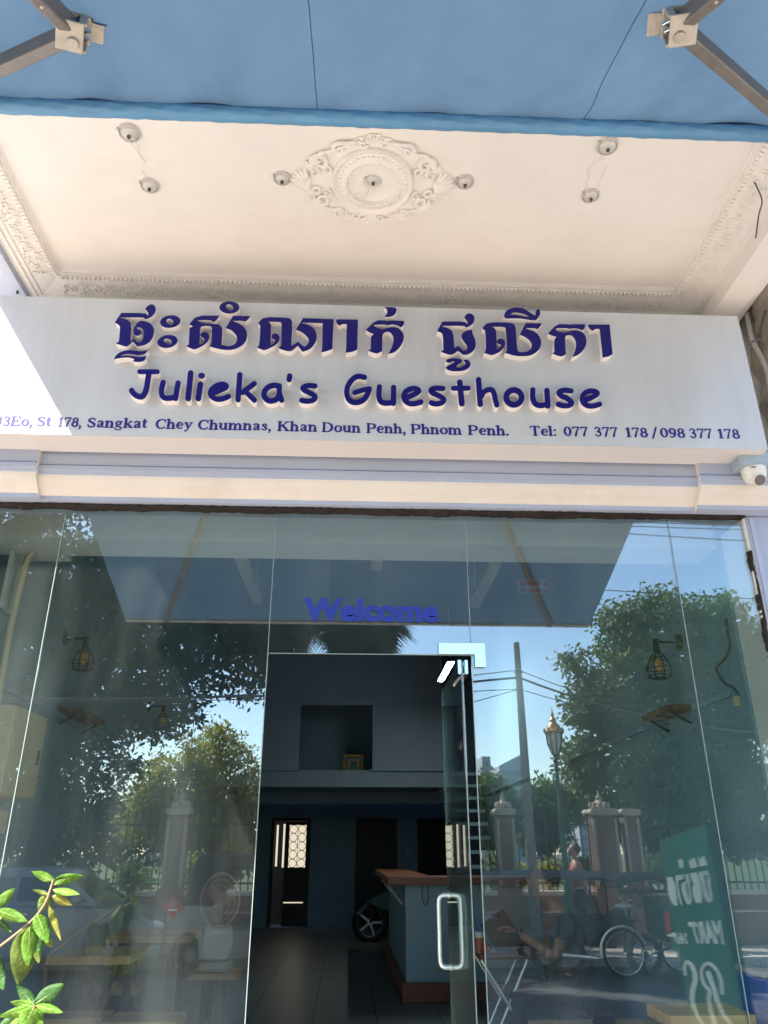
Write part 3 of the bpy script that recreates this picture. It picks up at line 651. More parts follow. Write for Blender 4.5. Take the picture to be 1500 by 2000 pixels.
# address line: printed serif letters
def arc(cx, cy, rx, ry, a0, a1, n=9): return [(cx+rx*math.cos(R_(a0+(a1-a0)*i/(n-1))), cy+ry*math.sin(R_(a0+(a1-a0)*i/(n-1)))) for i in range(n)]
TK, TN, SF = 6.6, 2.6, 2.2
def stem(x, y0, y1, b=1, t=1):
    s = [([(x, y0+4), (x, y1-4)], TK)]
    if b: s.append(([(x-11, y0+2), (x+11, y0+2)], SF))
    if t == 1: s.append(([(x-11, y1-3), (x-2, y1-2)], SF+.8))
    if t == 2: s.append(([(x-11, y1-2), (x+11, y1-2)], SF))
    return s
def lens(cx, cy, rx, ry, w=6.2):
    L = arc(cx, cy, rx, ry, 0, 360, 29); rr = [TN+(w-TN)*abs(math.cos(2*math.pi*i/28))**1.3 for i in range(29)]; return [(L, rr)]
G = {
 'h': (56, stem(12, 0, 72)+[([(17, 36), (24, 45), (32, 48)], 3), ([(32, 46), (39, 40), (41, 30)], 5)]+stem(41, 0, 34, 1, 0)),
 'n': (56, stem(12, 0, 50)+[([(17, 36), (24, 45), (32, 48)], 3), ([(32, 46), (39, 40), (41, 30)], 5)]+stem(41, 0, 34, 1, 0)),
 'm': (86, stem(12, 0, 50)+[([(17, 36), (24, 45), (32, 48)], 3), ([(32, 46), (39, 40), (41, 30)], 5)]+stem(41, 0, 34, 1, 0)+[([(46, 36), (53, 45), (61, 48)], 3), ([(61, 46), (68, 40), (70, 30)], 5)]+stem(70, 0, 34, 1, 0)),
 'u': (56, [([(12, 44), (12, 16)], TK), ([(2, 47), (12, 47)], SF), ([(12, 16), (16, 6), (25, 3), (34, 8), (38, 14)], 4), ([(41, 46), (41, 6)], TK), ([(31, 47), (41, 47)], SF), ([(41, 2), (50, 2)], SF)]),
 'k': (56, stem(12, 0, 72)+[([(16, 22), (40, 44)], TN), ([(32, 47), (50, 47)], SF), ([(24, 28), (44, 6)], 5.8), ([(34, 2), (54, 2)], SF)]),
 'a': (50, [([(10, 38), (14, 46), (24, 48.5), (32, 44)], 3.6), ([(34, 40), (34, 8)], TK), ([(34, 4), (44, 3)], SF), ([(30, 28), (18, 24), (11, 16)], 3.2), ([(11, 14), (13, 6), (20, 4)], 4.8), ([(20, 3), (30, 10)], 2.6)]),
 'e': (48, [([(10, 27), (38, 27)], TN), (arc(25, 27, 15, 22, 0, 110, 8), [TN, 3.5, 4, 3.5, 3, 2.6, 3, 4]), (arc(25, 25, 16, 22, 110, 250, 10), [4, 5.5, 6.2, 6.6, 6.6, 6.6, 6.2, 5.5, 4.5, 3.6]), (arc(27, 25, 15, 22, 250, 315, 5), 3)]),
 'o': (52, lens(26, 25, 18, 22)),
 's': (42, [([(33, 36), (30, 45), (21, 48), (12, 44), (11, 37)], 3.2), ([(11, 37), (20, 29), (29, 22), (32, 14)], 5.4), ([(32, 14), (29, 5), (20, 2), (11, 5), (8, 14)], 3)]),
 'y': (54, [([(12, 44), (27, 10)], 6), ([(3, 47), (22, 47)], SF), ([(44, 45), (27, 4), (20, -12), (12, -17)], 2.8), ([(36, 47), (52, 47)], SF), ([(12, -16), (9, -13)], 4)]),
 'g': (52, lens(22, 33, 12, 14, 5.2)+[([(32, 44), (42, 47)], 3), ([(15, 20), (11, 12), (18, 7), (34, 6), (40, 0)], 4), (arc(23, -8, 17, 9, 30, -210, 14), 2.8)]),
 't': (36, [([(14, 60), (14, 12)], TK), ([(3, 47), (29, 47)], TN), ([(14, 12), (18, 4), (28, 6)], 3.4)]),
 'l': (26, stem(12, 0, 72)), 'i': (26, stem(12, 0, 50)+[([(12, 64), (12.1, 64)], 6.5)]),
 'D': (74, stem(14, 0, 70, 1, 2)+[([(14, 68), (34, 68)], TN), ([(14, 2), (34, 2)], TN), (arc(33, 35, 29, 32, 90, -90, 15), [TN+4.4*math.sin(math.pi*i/14)**1.2 for i in range(15)])]),
 'P': (64, stem(14, 0, 70, 1, 2)+[([(14, 68), (34, 68)], TN), ([(14, 33), (34, 33)], TN), (arc(34, 50.5, 20, 17, 90, -90, 13), [TN+4*math.sin(math.pi*i/12)**1.2 for i in range(13)])]),
 'K': (74, stem(14, 0, 70, 1, 2)+[([(18, 30), (56, 66)], TN), ([(46, 68), (66, 68)], SF), ([(31, 42), (58, 6)], 6.4), ([(46, 2), (72, 2)], SF)]),
 'C': (68, [(arc(38, 35, 28, 33, 45, 95, 5), 3.2), (arc(38, 35, 28, 33, 95, 265, 13), [3.2+3.6*math.sin(math.pi*i/12) for i in range(13)]), (arc(38, 35, 28, 33, 265, 318, 5), 3), ([(59, 66), (59, 50)], 2.6)]),
 'E': (64, stem(14, 0, 70, 1, 2)+[([(14, 68), (54, 68)], TN), ([(54, 68), (55, 56)], SF), ([(14, 36), (40, 36)], TN), ([(40, 28), (40, 44)], SF), ([(14, 2), (56, 2)], TN), ([(56, 2), (58, 15)], SF)]),
 'S': (56, [([(46, 54), (42, 64), (30, 68), (18, 65), (12, 55)], 3.4), ([(12, 55), (16, 44), (30, 36), (43, 28), (46, 17)], 6.2), ([(46, 17), (42, 6), (28, 2), (14, 6), (9, 18)], 3.4)]),
 'T': (66, stem(33, 0, 68, 1, 0)+[([(8, 68), (58, 68)], TN), ([(8, 68), (6, 54)], SF), ([(58, 68), (60, 54)], SF)]),
 '0': (52, lens(26, 35, 17, 32)), '1': (44, [([(24, 64), (24, 5)], TK), ([(10, 58), (24, 66)], 3), ([(12, 2), (36, 2)], SF)]),
 '7': (50, [([(8, 66), (44, 66)], 3.4), ([(8, 66), (7, 54)], 2.4), ([(44, 66), (30, 36), (21, 3)], [2.8, 4, 5.5])]),
 '8': (52, [(arc(26, 51, 14, 15, 0, 360, 21), [3+2*abs(math.cos(math.pi*i/10)) for i in range(21)]), (arc(26, 19, 17, 17, 0, 360, 21), [3+3*abs(math.cos(math.pi*i/10)) for i in range(21)])]),
 '9': (52, [(arc(26, 47, 16, 19, 0, 360, 21), [3+3*abs(math.cos(math.pi*i/10)) for i in range(21)]), ([(42, 47), (41, 28), (34, 10), (22, 2), (12, 6)], [6, 5.5, 4, 3, 3.6])]),
 '3': (50, [([(9, 56), (16, 66), (28, 67), (37, 59)], 3.2), ([(37, 59), (36, 45), (24, 37)], 4.6), ([(24, 37), (38, 30), (41, 18)], 4.8), ([(41, 18), (35, 5), (20, 2), (9, 12)], 3.4)]),
 '.': (24, [([(10, 5), (10.1, 5)], 7)]), ':': (26, [([(12, 6), (12.1, 6)], 6.5), ([(12, 42), (12.1, 42)], 6.5)]),
 ',': (24, [([(10, 5), (10.1, 5)], 6.5), ([(13, 4), (12, -8), (5, -16)], [4.5, 3.2, 2])]), '/': (40, [([(6, -8), (34, 74)], 4)]),
}
GC = {}
def printed(text, xa, ya, xb, yb_):
    p0 = PY(xa, ya, YS); p1 = PY(xb, yb_, YS); wtot = sum(G[c][0] for c in text)
    kx = (p1.x-p0.x)/wtot; kz = PY(xa, ya-18.2, YS).z-p0.z; kz /= 70; x = 0
    for c in text:
        if c not in GC: GC[c] = contours([(p_, [v_+1.1 for v_ in r_] if isinstance(r_, (list, tuple)) else r_+1.1) for p_, r_ in G[c][1]], 1.6)
        lp = [[(p0.x+(x+a)*kx, p0.z+(p1.z-p0.z)*(x/wtot)+b*kz) for a, b in l] for l in GC[c]]
        fill(lp, lambda X_, Z_, t: (X_, YS-.0016+t, Z_), .0012, 'printed_letter', 'printblue', S); x += G[c][0]
for w in [('33Eo,', -13, 831, 64, 832), ('St', 69, 832, 100, 832), ('178,', 110, 833, 160, 834), ('Sangkat', 168, 834.5, 288, 836), ('Chey', 302, 837, 376, 838), ('Chumnas,', 385, 838.5, 531, 841), ('Khan', 541, 841.5, 620, 843), ('Doun', 628, 843.5, 705, 845), ('Penh,', 715, 845.3, 794, 846.8), ('Phnom', 802, 847, 903, 849), ('Penh.', 914, 849.2, 996, 850.6), ('Tel:', 1035, 850.5, 1089, 851.5), ('077', 1101, 851.5, 1150, 852), ('377', 1161, 852.3, 1208, 853), ('178', 1221, 853.3, 1267, 854), ('/', 1273, 854, 1286, 854.2), ('098', 1290, 854.3, 1340, 855), ('377', 1347, 855.3, 1393, 856), ('178', 1402, 856, 1447, 856.8)]:
    printed(*w)
# ================================================================== awning
AX0, AX1, AYB, AYF, AZB, ASL = -2.26, 2.44, -1.33, -3.86, 4.42, .35
def awz(y): return AZB-ASL*(AYB-y)
AW = thing('awning', 'blue retractable awning with fabric roll and folding arms, in front of the soffit', 'awning', (0, AYB, AZB))
nx_, ny_ = 150, 70; v = []; f = []
for i in range(nx_+1):
    for j in range(ny_+1):
        u = i/nx_; w = j/ny_; x = AX0+(AX1-AX0)*u; y = AYB+.05+(AYF-AYB-.05)*w
        z = awz(min(y, AYB+.03))-.016-.035*math.sin(math.pi*w)*(.6+.4*math.sin(math.pi*u))
        e = math.exp(-w*14)
        z -= .008*math.exp(-w*8)
        z += (1-math.exp(-w*20))*e*(.030*math.sin(u*61+3*w)+.007*math.sin(u*113+1.7-w*30)+.006*math.sin(u*37))*(1 if w > 0 else .2)
        z += (1-math.exp(-w*20))*(.018*math.exp(-w*6)*math.sin(u*24+w*22)+.011*math.exp(-w*8)*math.sin(u*74+w*60+2*math.sin(u*9))+.006*math.exp(-w*9)*math.sin(u*150-w*90))+.003*math.sin(u*9+w*5)
        for sx in (.27, .52, .77): z -= .004*math.exp(-((u-sx-.01*w)*nx_*.9)**2)
        v.append((x, y, z))
for i in range(nx_):
    for j in range(ny_): a = i*(ny_+1)+j; f.append((a, a+1, a+ny_+2, a+ny_+1))
q = MB(); q.add(v, f); q.build('fabric_panel', 'fabric', AW, True)
for i in (66, 104):
    a_ = [v[i*(ny_+1)+j] for j in range(ny_+1)]; q = MB(); q.add([(x+s_*.0018, y, z-.0015) for x, y, z in a_ for s_ in (-1, 1)], [(2*j, 2*j+1, 2*j+3, 2*j+2) for j in range(ny_)]); q.build('seam_tape', 'fabric', AW)
q = MB(); vs = []; n = 26; m_ = 260
for i in range(m_+1):
    x = AX0+(AX1-AX0)*i/m_
    for k in range(n):
        a = 2*math.pi*k/n; r = .034+.0012*math.sin(i*.9+k*.9)+.0012*math.sin(i*.37-k*1.7)+.0010*random.uniform(-1, 1)*(.3+.7*(math.sin(i*.11) > 0))
        vs.append((x, AYB+.038+r*math.cos(a), AZB-.060+r*math.sin(a)))
q.add(vs, [(i*n+k, i*n+(k+1) % n, (i+1)*n+(k+1) % n, (i+1)*n+k) for i in range(m_) for k in range(n)]); q.build('fabric_roll', 'roll', AW, True)
MB().box(AX0, AX1, AYB+.0, AYB+.07, AZB+.03, AZB+.11).build('wall_rail', 'armmetal', AW)
MB().box(AX0, AX1, AYF-.05, AYF, awz(AYF)-.035, awz(AYF)+.02).build('front_bar', 'castmetal', AW, bevel=.01)
n_ = Vector((0, ASL, 1)).normalized()
def onplane(px, py, drop): p0 = Vector((0, AYB, AZB-drop)); return HIT(px, py, p0, Vector((0, -ASL, 1)).normalized())
for s, el, th in ((-1, (148, 62), (0, 130)), (1, (1322, 50), (1500, 205))):
    e = onplane(*el, .11); t_ = onplane(*th, .11); d = (t_-e).normalized()
    sh = e+d*((AYB-.02-e.y)/d.y); t2 = onplane(*( (40, 0) if s < 0 else (1478, -10)), .11); d2 = (t2-e).normalized()
    fe = e+d2*((AYF+.03-e.y)/d2.y)
    if abs(fe.x) > 2.2: fe = Vector((2.2*s, AYF+.03, awz(AYF+.03)-.11))
    fe.x = -1.86 if s < 0 else 2.02
    fe.z = awz(AYF+.02)-.03; d2 = (fe-e).normalized(); sh.z = awz(sh.y)-.10
    MB().bar(e, sh, .045, .085).build('inner_arm', 'armmetal', AW, bevel=.006)
    MB().bar(e, fe, .042, .08).build('outer_arm', 'armmetal', AW, bevel=.006)
    a_ = -(d+d2).normalized(); bb = a_.cross(n_).normalized(); J = MB()
    for k in (-.054, .054): J.bar(e-a_*.055+n_*k, e+a_*.040+n_*k, .105, .012, n_)
    for k in (-.046, .046): J.bar(e+a_*.012+bb*k, e+a_*.040+bb*k, .012, .10, n_)
    J.bar(e+a_*.02+n_*.066, e+a_*.085+n_*.066, .085, .008, n_)
    J.tube([e+Vector((0, 0, -.07)), e+Vector((0, 0, .07))], .022, 12)
    MB().bar(e+a_*.002, e+a_*.012, .08, .085, n_).build('joint_shade', 'black', AW)  # black block stands for the shade in the joint's opening
    J.build('elbow_joint', 'castmetal', AW, bevel=.004)
    c = MB()
    for k in (-.02, .02): c.tube([e+Vector((0, 0, k))+d*.09, e+Vector((0, 0, k))-(d+d2)*.035, e+Vector((0, 0, k))+d2*.09], .006, 6)
    c.build('elbow_chain', 'chrome', AW)
    for k in (.16, .22):
        p = e+d2*k-Vector((0, 0, .0)); c = MB(); c.ell((p.x, p.y, p.z-.041), .008, .008, .004, 8, 4); c.build('rivet', 'castmetal', AW)
    MB().box(sh.x-.05, sh.x+.05, AYB-.03, AYB+.06, sh.z-.06, sh.z+.16).build('shoulder_bracket', 'castmetal', AW, bevel=.008)

# ================================================================== glass front
GF = thing('glass_shopfront', 'frameless glass shopfront reflecting the street, with an open doorway in its middle', 'shop window', (0, 0, 0))
T = .012; gap = .0018
X = [-2.116, -1.485, -.404, .588, 1.677, 2.077]; DZ = 2.278; ZT = 3.018
for i in range(5):
    a, b = X[i]+gap, X[i+1]-gap
    if i == 2: MB().box(a, b, 0, T, DZ, ZT).build('transom_pane', 'glass', GF)
    else: MB().box(a, b, 0, T, -.19 if 0 else .0, ZT).build('glass_pane', 'glass', GF)
for i in (1, 2, 3, 4):
    z0 = .0 if i in (1, 4) else .0
    if i in (2, 3):
        MB().box(X[i]-gap, X[i]+gap, .0008, T-.0008, DZ, ZT).build('glass_edge', 'sealant', GF); s_ = 1 if i == 2 else -1
        MB().box(X[i]-gap-(0 if s_ < 0 else 0), X[i]+gap, .0008, T-.0008, 0, DZ-.003).build('glass_edge', 'sealant', GF)
    else: MB().box(X[i]-gap, X[i]+gap, -.0008, T+.0008, 0, ZT).build('silicone_joint', 'sealant', GF)
MB().box(X[2]+gap, X[3]-gap, .0008, T-.0008, DZ-.003, DZ-.0005).build('glass_edge', 'sealant', GF)
# L-shaped patch fitting over the door
pfm = MB().prism([(.425, 2.277), (.425, 2.335), (.655, 2.335), (.655, 2.215), (.600, 2.215), (.600, 2.277)], -.012, -.001).build('patch_fitting', 'chrome', GF, bevel=.002)
MB().prism([(.425, 2.277), (.425, 2.335), (.655, 2.335), (.655, 2.215), (.600, 2.215), (.600, 2.277)], T+.001, T+.014).build('patch_fitting', 'chrome', GF, bevel=.002)
# vinyl word on the transom
def text_mesh(txt, bold=.0):
    cu = bpy.data.curves.new('lettering', 'FONT'); cu.body = txt; cu.size = 1; cu.offset = bold; cu.extrude = .5; cu.resolution_u = 4
    o = bpy.data.objects.new('lettering', cu); COL.objects.link(o); dg = bpy.context.evaluated_depsgraph_get()
    me = bpy.data.meshes.new_from_object(o.evaluated_get(dg)); bpy.data.objects.remove(o)
    vs = [v.co.copy() for v in me.vertices]; fs = [tuple(p.vertices) for p in me.polygons]; bpy.data.meshes.remove(me); return vs, fs
def word(txt, conv, name, m, parent, bold=.02):
    vs, fs = text_mesh(txt, bold); x0 = min(v.x for v in vs); x1 = max(v.x for v in vs); y0 = 0 if True else 0; y1 = max(v.y for v in vs)
    q = MB(); q.v = [tuple(conv((v.x-x0)/(x1-x0), v.y/y1, v.z+.5)) for v in vs]; q.f = fs; return q.build(name, m, parent)
a = PY(592, 1208, -.002); b = PY(857, 1213, -.002); h = PY(592, 1166, -.002).z-a.z
word('Welcome', lambda u, w, t: (a.x+(b.x-a.x)*u, -.0025+.0015*t, a.z-.004+(b.z-a.z)*u*.3+h*w), 'welcome_lettering', 'vinyl', GF, .042)

# ================================================================== open glass door
hinge = Vector((.548, .03, 0)); fe = PZ(863, 1350, 2.272); dd = Vector((fe.x-hinge.x, fe.y-hinge.y, 0)).normalized(); DW = .86
D = thing('glass_door', 'frameless glass door standing open inwards, with a steel D handle', 'door', hinge)
e1 = hinge+dd*DW; nn = Vector((-dd.y, dd.x, 0))
MB().bar(hinge+dd*.03+Vector((0, 0, 1.14)), e1+Vector((0, 0, 1.14)), .012, 2.26).build('door_pane', 'doorglass', D)
MB().bar(hinge+dd*.027+Vector((0, 0, .02)), hinge+dd*.027+Vector((0, 0, 2.25)), .011, .004).build('door_edge', 'sealant', D)
MB().bar(e1+dd*.003+Vector((0, 0, .02)), e1+dd*.003+Vector((0, 0, 2.27)), .0118, .004).build('door_edge', 'sealant', D)
c = MB()
for k in (-1, 1): c.bar(hinge-dd*.0+nn*.017*k+Vector((0, 0, 2.225)), hinge+dd*.14+nn*.017*k+Vector((0, 0, 2.225)), .018, .07)
c.build('pivot_clamp', 'chrome', D, bevel=.002)
MB().tube([hinge+dd*.04+Vector((0, 0, 2.19)), hinge+dd*.02+nn*.03+Vector((0, 0, 2.16)), hinge-dd*.02+nn*.05+Vector((0, 0, 2.13))], .006, 6).build('pivot_arm', 'castmetal', D)
hp = hinge+dd*(DW-.07)
for s in (-1, 1):
    o_ = nn*s*.062; z0, z1 = .855, 1.185; pts = [hp+nn*s*.008+Vector((0, 0, z0+.0)), hp+nn*s*.035+Vector((0, 0, z0)), hp+o_*.9+Vector((0, 0, z0+.012)), hp+o_+Vector((0, 0, z0+.045)), hp+o_+Vector((0, 0, (z0+z1)/2)), hp+o_+Vector((0, 0, z1-.045)), hp+o_*.9+Vector((0, 0, z1-.012)), hp+nn*s*.035+Vector((0, 0, z1)), hp+nn*s*.008+Vector((0, 0, z1))]
    H = MB().tube(catmull(pts, 5), .0125, 14).build('handle', 'steel', D, True)
    MB().tube([hp+nn*s*.0065+Vector((0, 0, z0)), hp+nn*s*.011+Vector((0, 0, z0))], .017, 14).tube([hp+nn*s*.0065+Vector((0, 0, z1)), hp+nn*s*.011+Vector((0, 0, z1))], .017, 14).build('handle_collar', 'steel', H)

# ================================================================== CCTV dome
p = PY(1462, 910, -.22)
CC = thing('security_camera', 'white dome camera on a pale blue box under the right end of the sign', 'camera', p)
MB().box(p.x-.075, p.x+.085, -.29, -.165, p.z-.03, p.z+.055).build('junction_box', 'boxblue', CC, bevel=.012)
bc = (p.x+.012, -.235, p.z-.03)
MB().lathe([(.001, .0), (.062, .0), (.062, -.012), (.058, -.035), (.050, -.06), (.034, -.08), (.001, -.09)], bc, 28).build('dome', 'camwhite', CC, True)
d_ = Vector((.05, -.8, -.6)).normalized(); q0 = Vector(bc)+Vector((-.004, -.016, -.06)); 
MB().tube([q0, q0+d_*.035], [.038, .032], 24).build('eyeball', 'camwhite', CC, True)
MB().tube([q0+d_*.034, q0+d_*.039], [.029, .027], 24).build('lens', 'lens', CC, True)
MB().box(bc[0]-.045, bc[0]-.02, -.2955, -.2925, bc[2]-.017, bc[2]-.012).build('maker_mark', 'wire', CC)

# raw concrete party column, cables and sockets beside the sign
CO = thing('party_wall', 'rough grey concrete party wall edge beyond the right end of the sign', 'wall', (2.5, -.4, 3))
q = MB(); vs = []; ny, nz = 10, 40
for j in range(nz+1):
    for i in range(ny+1):
        vs.append((2.34+.02*math.sin(j*.7+i)+random.uniform(-.008, .008)-.03*math.exp(-((j-30)/3)**2), -.32+i*.031, 3.35+j*.034))
q.add(vs, [(j*(ny+1)+i, j*(ny+1)+i+1, (j+1)*(ny+1)+i+1, (j+1)*(ny+1)+i) for j in range(nz) for i in range(ny)]); q.build('rough_face', 'rough_concrete', CO, True)
MB().box(2.38, 2.9, -.32, 0, 3.1, ZC).build('wall_core', 'rough_concrete', CO)
MB().tube(catmull([(2.30, -.12, 4.3), (2.29, -.13, 4.1), (2.31, -.16, 3.9), (2.28, -.2, 3.6), (2.3, -.24, 3.4)]), .014, 8).build('grey_pipe', 'whiteplastic', CO, True)
MB().tube(catmull([(2.31, -.28, 4.2), (2.28, -.24, 4.1), (2.27, -.22, 4.02), (2.22, -.3, 3.98), (2.15, -.31, 3.95)]), .007, 6).build('black_cable', 'wire', CO, True)
def wire(name, pts, r, label, m='wire'):
    o = MB().tube(catmull(pts, 8), r, 6).build(name, m, None, True); return tag(o, label, 'cable')
wire('hanging_cable', [PZ(1462, 262, ZC-.002), PY(1463, 300, -1.06), PY(1472, 350, -1.0), PY(1488, 390, -.97), PY(1482, 420, -.93), PY(1476, 465, -.9)], .0035, 'thin black cable dangling from the right side of the soffit')
wire('hanging_cable', [PY(-2, 556, -.05), PY(12, 548, -.12), PY(28, 545, -.16), PY(33, 556, -.14), PY(34, 574, -.12)], .007, 'thick dark cable stub above the left end of the sign')
SK = thing('terminal_strip', 'white porcelain fuse strip on the beam at the right of the soffit', 'fuse strip', PY(1478, 520, -.5))
for k in range(4):
    c = PY(1470+4*k, 534-11*k, -.5-.03*k); MB().box(c.x-.035, c.x+.035, c.y-.012, c.y+.012, c.z-.012, c.z+.012).build('fuse_holder', 'whiteplastic', SK, bevel=.003)
    MB().box(c.x-.01, c.x+.01, c.y-.013, c.y+.013, c.z-.015, c.z-.011).build('contact', 'black', SK)

# ================================================================== plant in front of the glass (lower left)
PL = thing('potted_shrub', 'leafy green shrub with yellowing leaves in front of the lower left glass', 'plant', (-1.45, -.6, 0))
def leaf(bx, by, tx, ty, w, m, dy=0, dt=0, curl=.25):
    b = PY(bx, by, -.6+dy); t = PY(tx, ty, -.6+dy+dt); d = t-b; L = d.length; dn = d.normalized()
    view = ((b+t)/2-CAM).normalized(); side = dn.cross(view).normalized(); nor = side.cross(dn).normalized()
    ww = w*3.0/1500; n = 16; vs = []; tw = random.uniform(-.45, .45)
    for i in range(n+1):
        u = i/n; prof_ = math.sin(math.pi*min(1, u**.8))**.85*(1-.15*u)+.01; c = b+d*u+nor*(-curl*L*(u-.5)**2*1.4+curl*L*.3)
        a = tw+.5*u*tw; sv = side*math.cos(a)+nor*math.sin(a)
        for k in (-1, -.5, 0, .5, 1): vs.append(c+sv*(k*ww*.5*prof_)+nor*(-.11*ww*(1-abs(k))*prof_+.07*ww*math.sin(u*11+bx)*abs(k)+.02*ww*math.sin(u*38)*(abs(k) == .5)))
    fs = [(i*5+k, i*5+k+1, (i+1)*5+k+1, (i+1)*5+k) for i in range(n) for k in range(4)]
    q = MB(); q.add(vs, fs); o = q.build('leaf', m, PL, True, auto=180); MB().tube([vs[i*5+2] for i in range(n)], [.0015*(1-i/n*.7) for i in range(n)], 5).build('midrib', 'stemrib', o, True); sl = o.modifiers.new('thickness', 'SOLIDIFY'); sl.thickness = .0008
    return o
for a in [(104,1722,162,1710,21,'leafA',0,.03),(103,1720,62,1702,16,'leafA',0,-.02),(105,1718,76,1699,9,'leafC',.03,0),(106,1728,127,1719,10,'leafA',-.01,0),
 (104,1738,156,1747,15,'leafA',-.02,-.04),(97,1748,64,1738,9,'leafD',0,0),(102,1750,142,1768,17,'leafB',-.02,0),(96,1748,75,1782,24,'leafD',.01,0),(94,1765,119,1838,12,'leafB',.02,0),
 (72,1785,95,1845,30,'leafA',-.03,-.03),(60,1806,35,1926,52,'leafD',0,.02),(58,1810,54,1890,26,'leafA',-.04,0),(68,1808,76,1860,32,'leafC',-.02,0),(70,1838,76,1882,18,'leafD',.02,0),(86,1828,102,1850,14,'leafB',.0,0),
 (-4,1778,55,1800,20,'leafA',-.02,0),(-12,1775,30,1734,20,'leafA',0,0),(-24,1860,8,1935,36,'leafC',.02,0),(-6,1795,24,1822,12,'leafC',0.02,0),(-15,1795,12,1788,12,'leafB',0,0),
 (68,1965,32,1924,20,'leafC',0,0),(68,1962,126,1921,28,'leafC',-.02,0),(70,1964,124,1978,15,'leafA',-.03,0),(66,1966,20,1957,16,'leafA',-.02,0),(64,1970,-4,1986,18,'leafA',-.02,0),(66,1968,42,2014,36,'leafA',-.03,0),(70,1970,82,2006,22,'leafA',0,0),(60,1985,10,2010,20,'leafD',.01,0),
 (30,1990,-6,2030,30,'leafC',.03,0),(-30,1900,-2,1960,26,'leafD',.03,0)]: leaf(*a)
def stemw(pts, r): MB().tube(catmull([PY(x, y, -.6+dy) for x, y, dy in pts], 6), r, 8).build('branch', 'stem', PL, True)
stemw([(-160,1960,0),(-60,1885,0),(0,1848,0),(62,1798,0),(88,1764,0),(98,1738,0),(104,1720,0)], .0042)
stemw([(-40,2150,0),(20,2050,0),(55,1990,0),(69,1964,0)], .004); stemw([(-40,2150,0),(-40,1950,0),(-25,1860,0),(-12,1780,0)], .004)
stemw([(-160,1960,0),(-180,2300,.02),(-170,2900,.02)], .008); stemw([(-40,2150,0),(-120,2500,.0),(-165,2700,.02)], .006)
pc = PY(-170, 2900, -.58)
MB().lathe([(.001, -.2), (.13, -.2), (.18, .12), (.19, .12), (.19, .15), (.165, .15), (.15, .1), (.001, .09)], (pc.x, -.58, 0), 24).build('pot', 'counterwood', PL, True)

# ================================================================== interior things
def sconce(x, y, z, s, label):
    t = thing('wall_lamp', label, 'wall lamp', (x, y, z), 0, 'caged wall lamps inside the shop')
    MB().lathe([(.001, 0), (.052, 0), (.052, s*.012), (.03, s*.022), (.001, s*.024)], (x, y, z), 16, 'x').build('wall_plate', 'blackmetal', t, True)
    a = Vector((x+s*.02, y, z)); b = Vector((x+s*.155, y, z+.0))
    MB().tube([a, b], .008, 8).build('arm', 'blackmetal', t); MB().tube([b+Vector((0, 0, .015)), b-Vector((0, 0, .075))], [.016, .022], 10).build('lamp_cap', 'blackmetal', t, True)
    c = b-Vector((0, 0, .145)); MB().ell(c, .028, .028, .042, 10, 8).build('bulb', 'bulb', t, True)
    g_ = MB(); pr_ = [(.022, .075), (.052, .038), (.078, -.025), (.070, -.07), (.045, -.085)]
    for k in range(8): a_ = k*math.pi/4; g_.tube([(c.x+r*math.cos(a_), c.y+r*math.sin(a_), c.z+h_) for r, h_ in pr_], .003, 4)
    for r, h_ in pr_[1:]: g_.tube([(c.x+r*math.cos(a_), c.y+r*math.sin(a_), c.z+h_) for a_ in [k*math.pi/8 for k in range(16)]], .003, 4, closed=True)
    g_.build('cage', 'blackmetal', t)
sconce(-2.06, 1.82, 2.80, 1, 'black caged wall lamp on the left wall, nearest to the glass')
sconce(-2.06, 4.38, 2.75, 1, 'small black wall lamp farther back on the left wall')
sconce(2.06, .96, 2.60, -1, 'black caged wall lamp on the right wall above a red wooden shelf')
def shelf(y0, y1, s, z, label):
    t = thing('wall_shelf', label, 'shelf', (2.06*s, y0, z)); x = 2.058*s
    MB().box(min(x, x-.16*s), max(x, x-.16*s), y0, y1, z, z+.035).build('board', 'shelfwood', t, bevel=.003)
    for y in (y0+.05, y1-.05): MB().bar((x-.01*s, y, z-.07), (x-.12*s, y, z-.003), .012, .012).build('bracket', 'blackmetal', t)
shelf(1.9, 2.5, -1, 2.29, 'red wooden wall shelf below the lamp on the left wall'); shelf(.9, 1.35, 1, 2.17, 'red wooden wall shelf below the lamp on the right wall')
t = thing('metal_cabinet', 'cream metal switch cabinet on the left interior wall', 'cabinet', (-2.06, 1.0, 1.7))
MB().box(-2.059, -1.84, .70, 1.18, 1.68, 2.14).build('cabinet_box', 'cabinet', t, bevel=.01); MB().box(-1.8395, -1.834, .73, 1.15, 1.71, 2.11).build('cabinet_door', 'cabinet', t, bevel=.002)
MB().box(-1.8335, -1.824, 1.09, 1.105, 1.86, 1.94).build('latch', 'black', t)
t = thing('meter_box', 'small cream electricity meter under the metal cabinet', 'meter', (-2.06, 1.1, 1.5))
MB().box(-2.059, -1.95, 1.0, 1.13, 1.49, 1.61).build('meter_case', 'cabinet', t, bevel=.01); MB().tube([(-2.0, 1.06, 1.61), (-1.97, 1.05, 1.69)], .012, 6).build('conduit', 'wire', t)
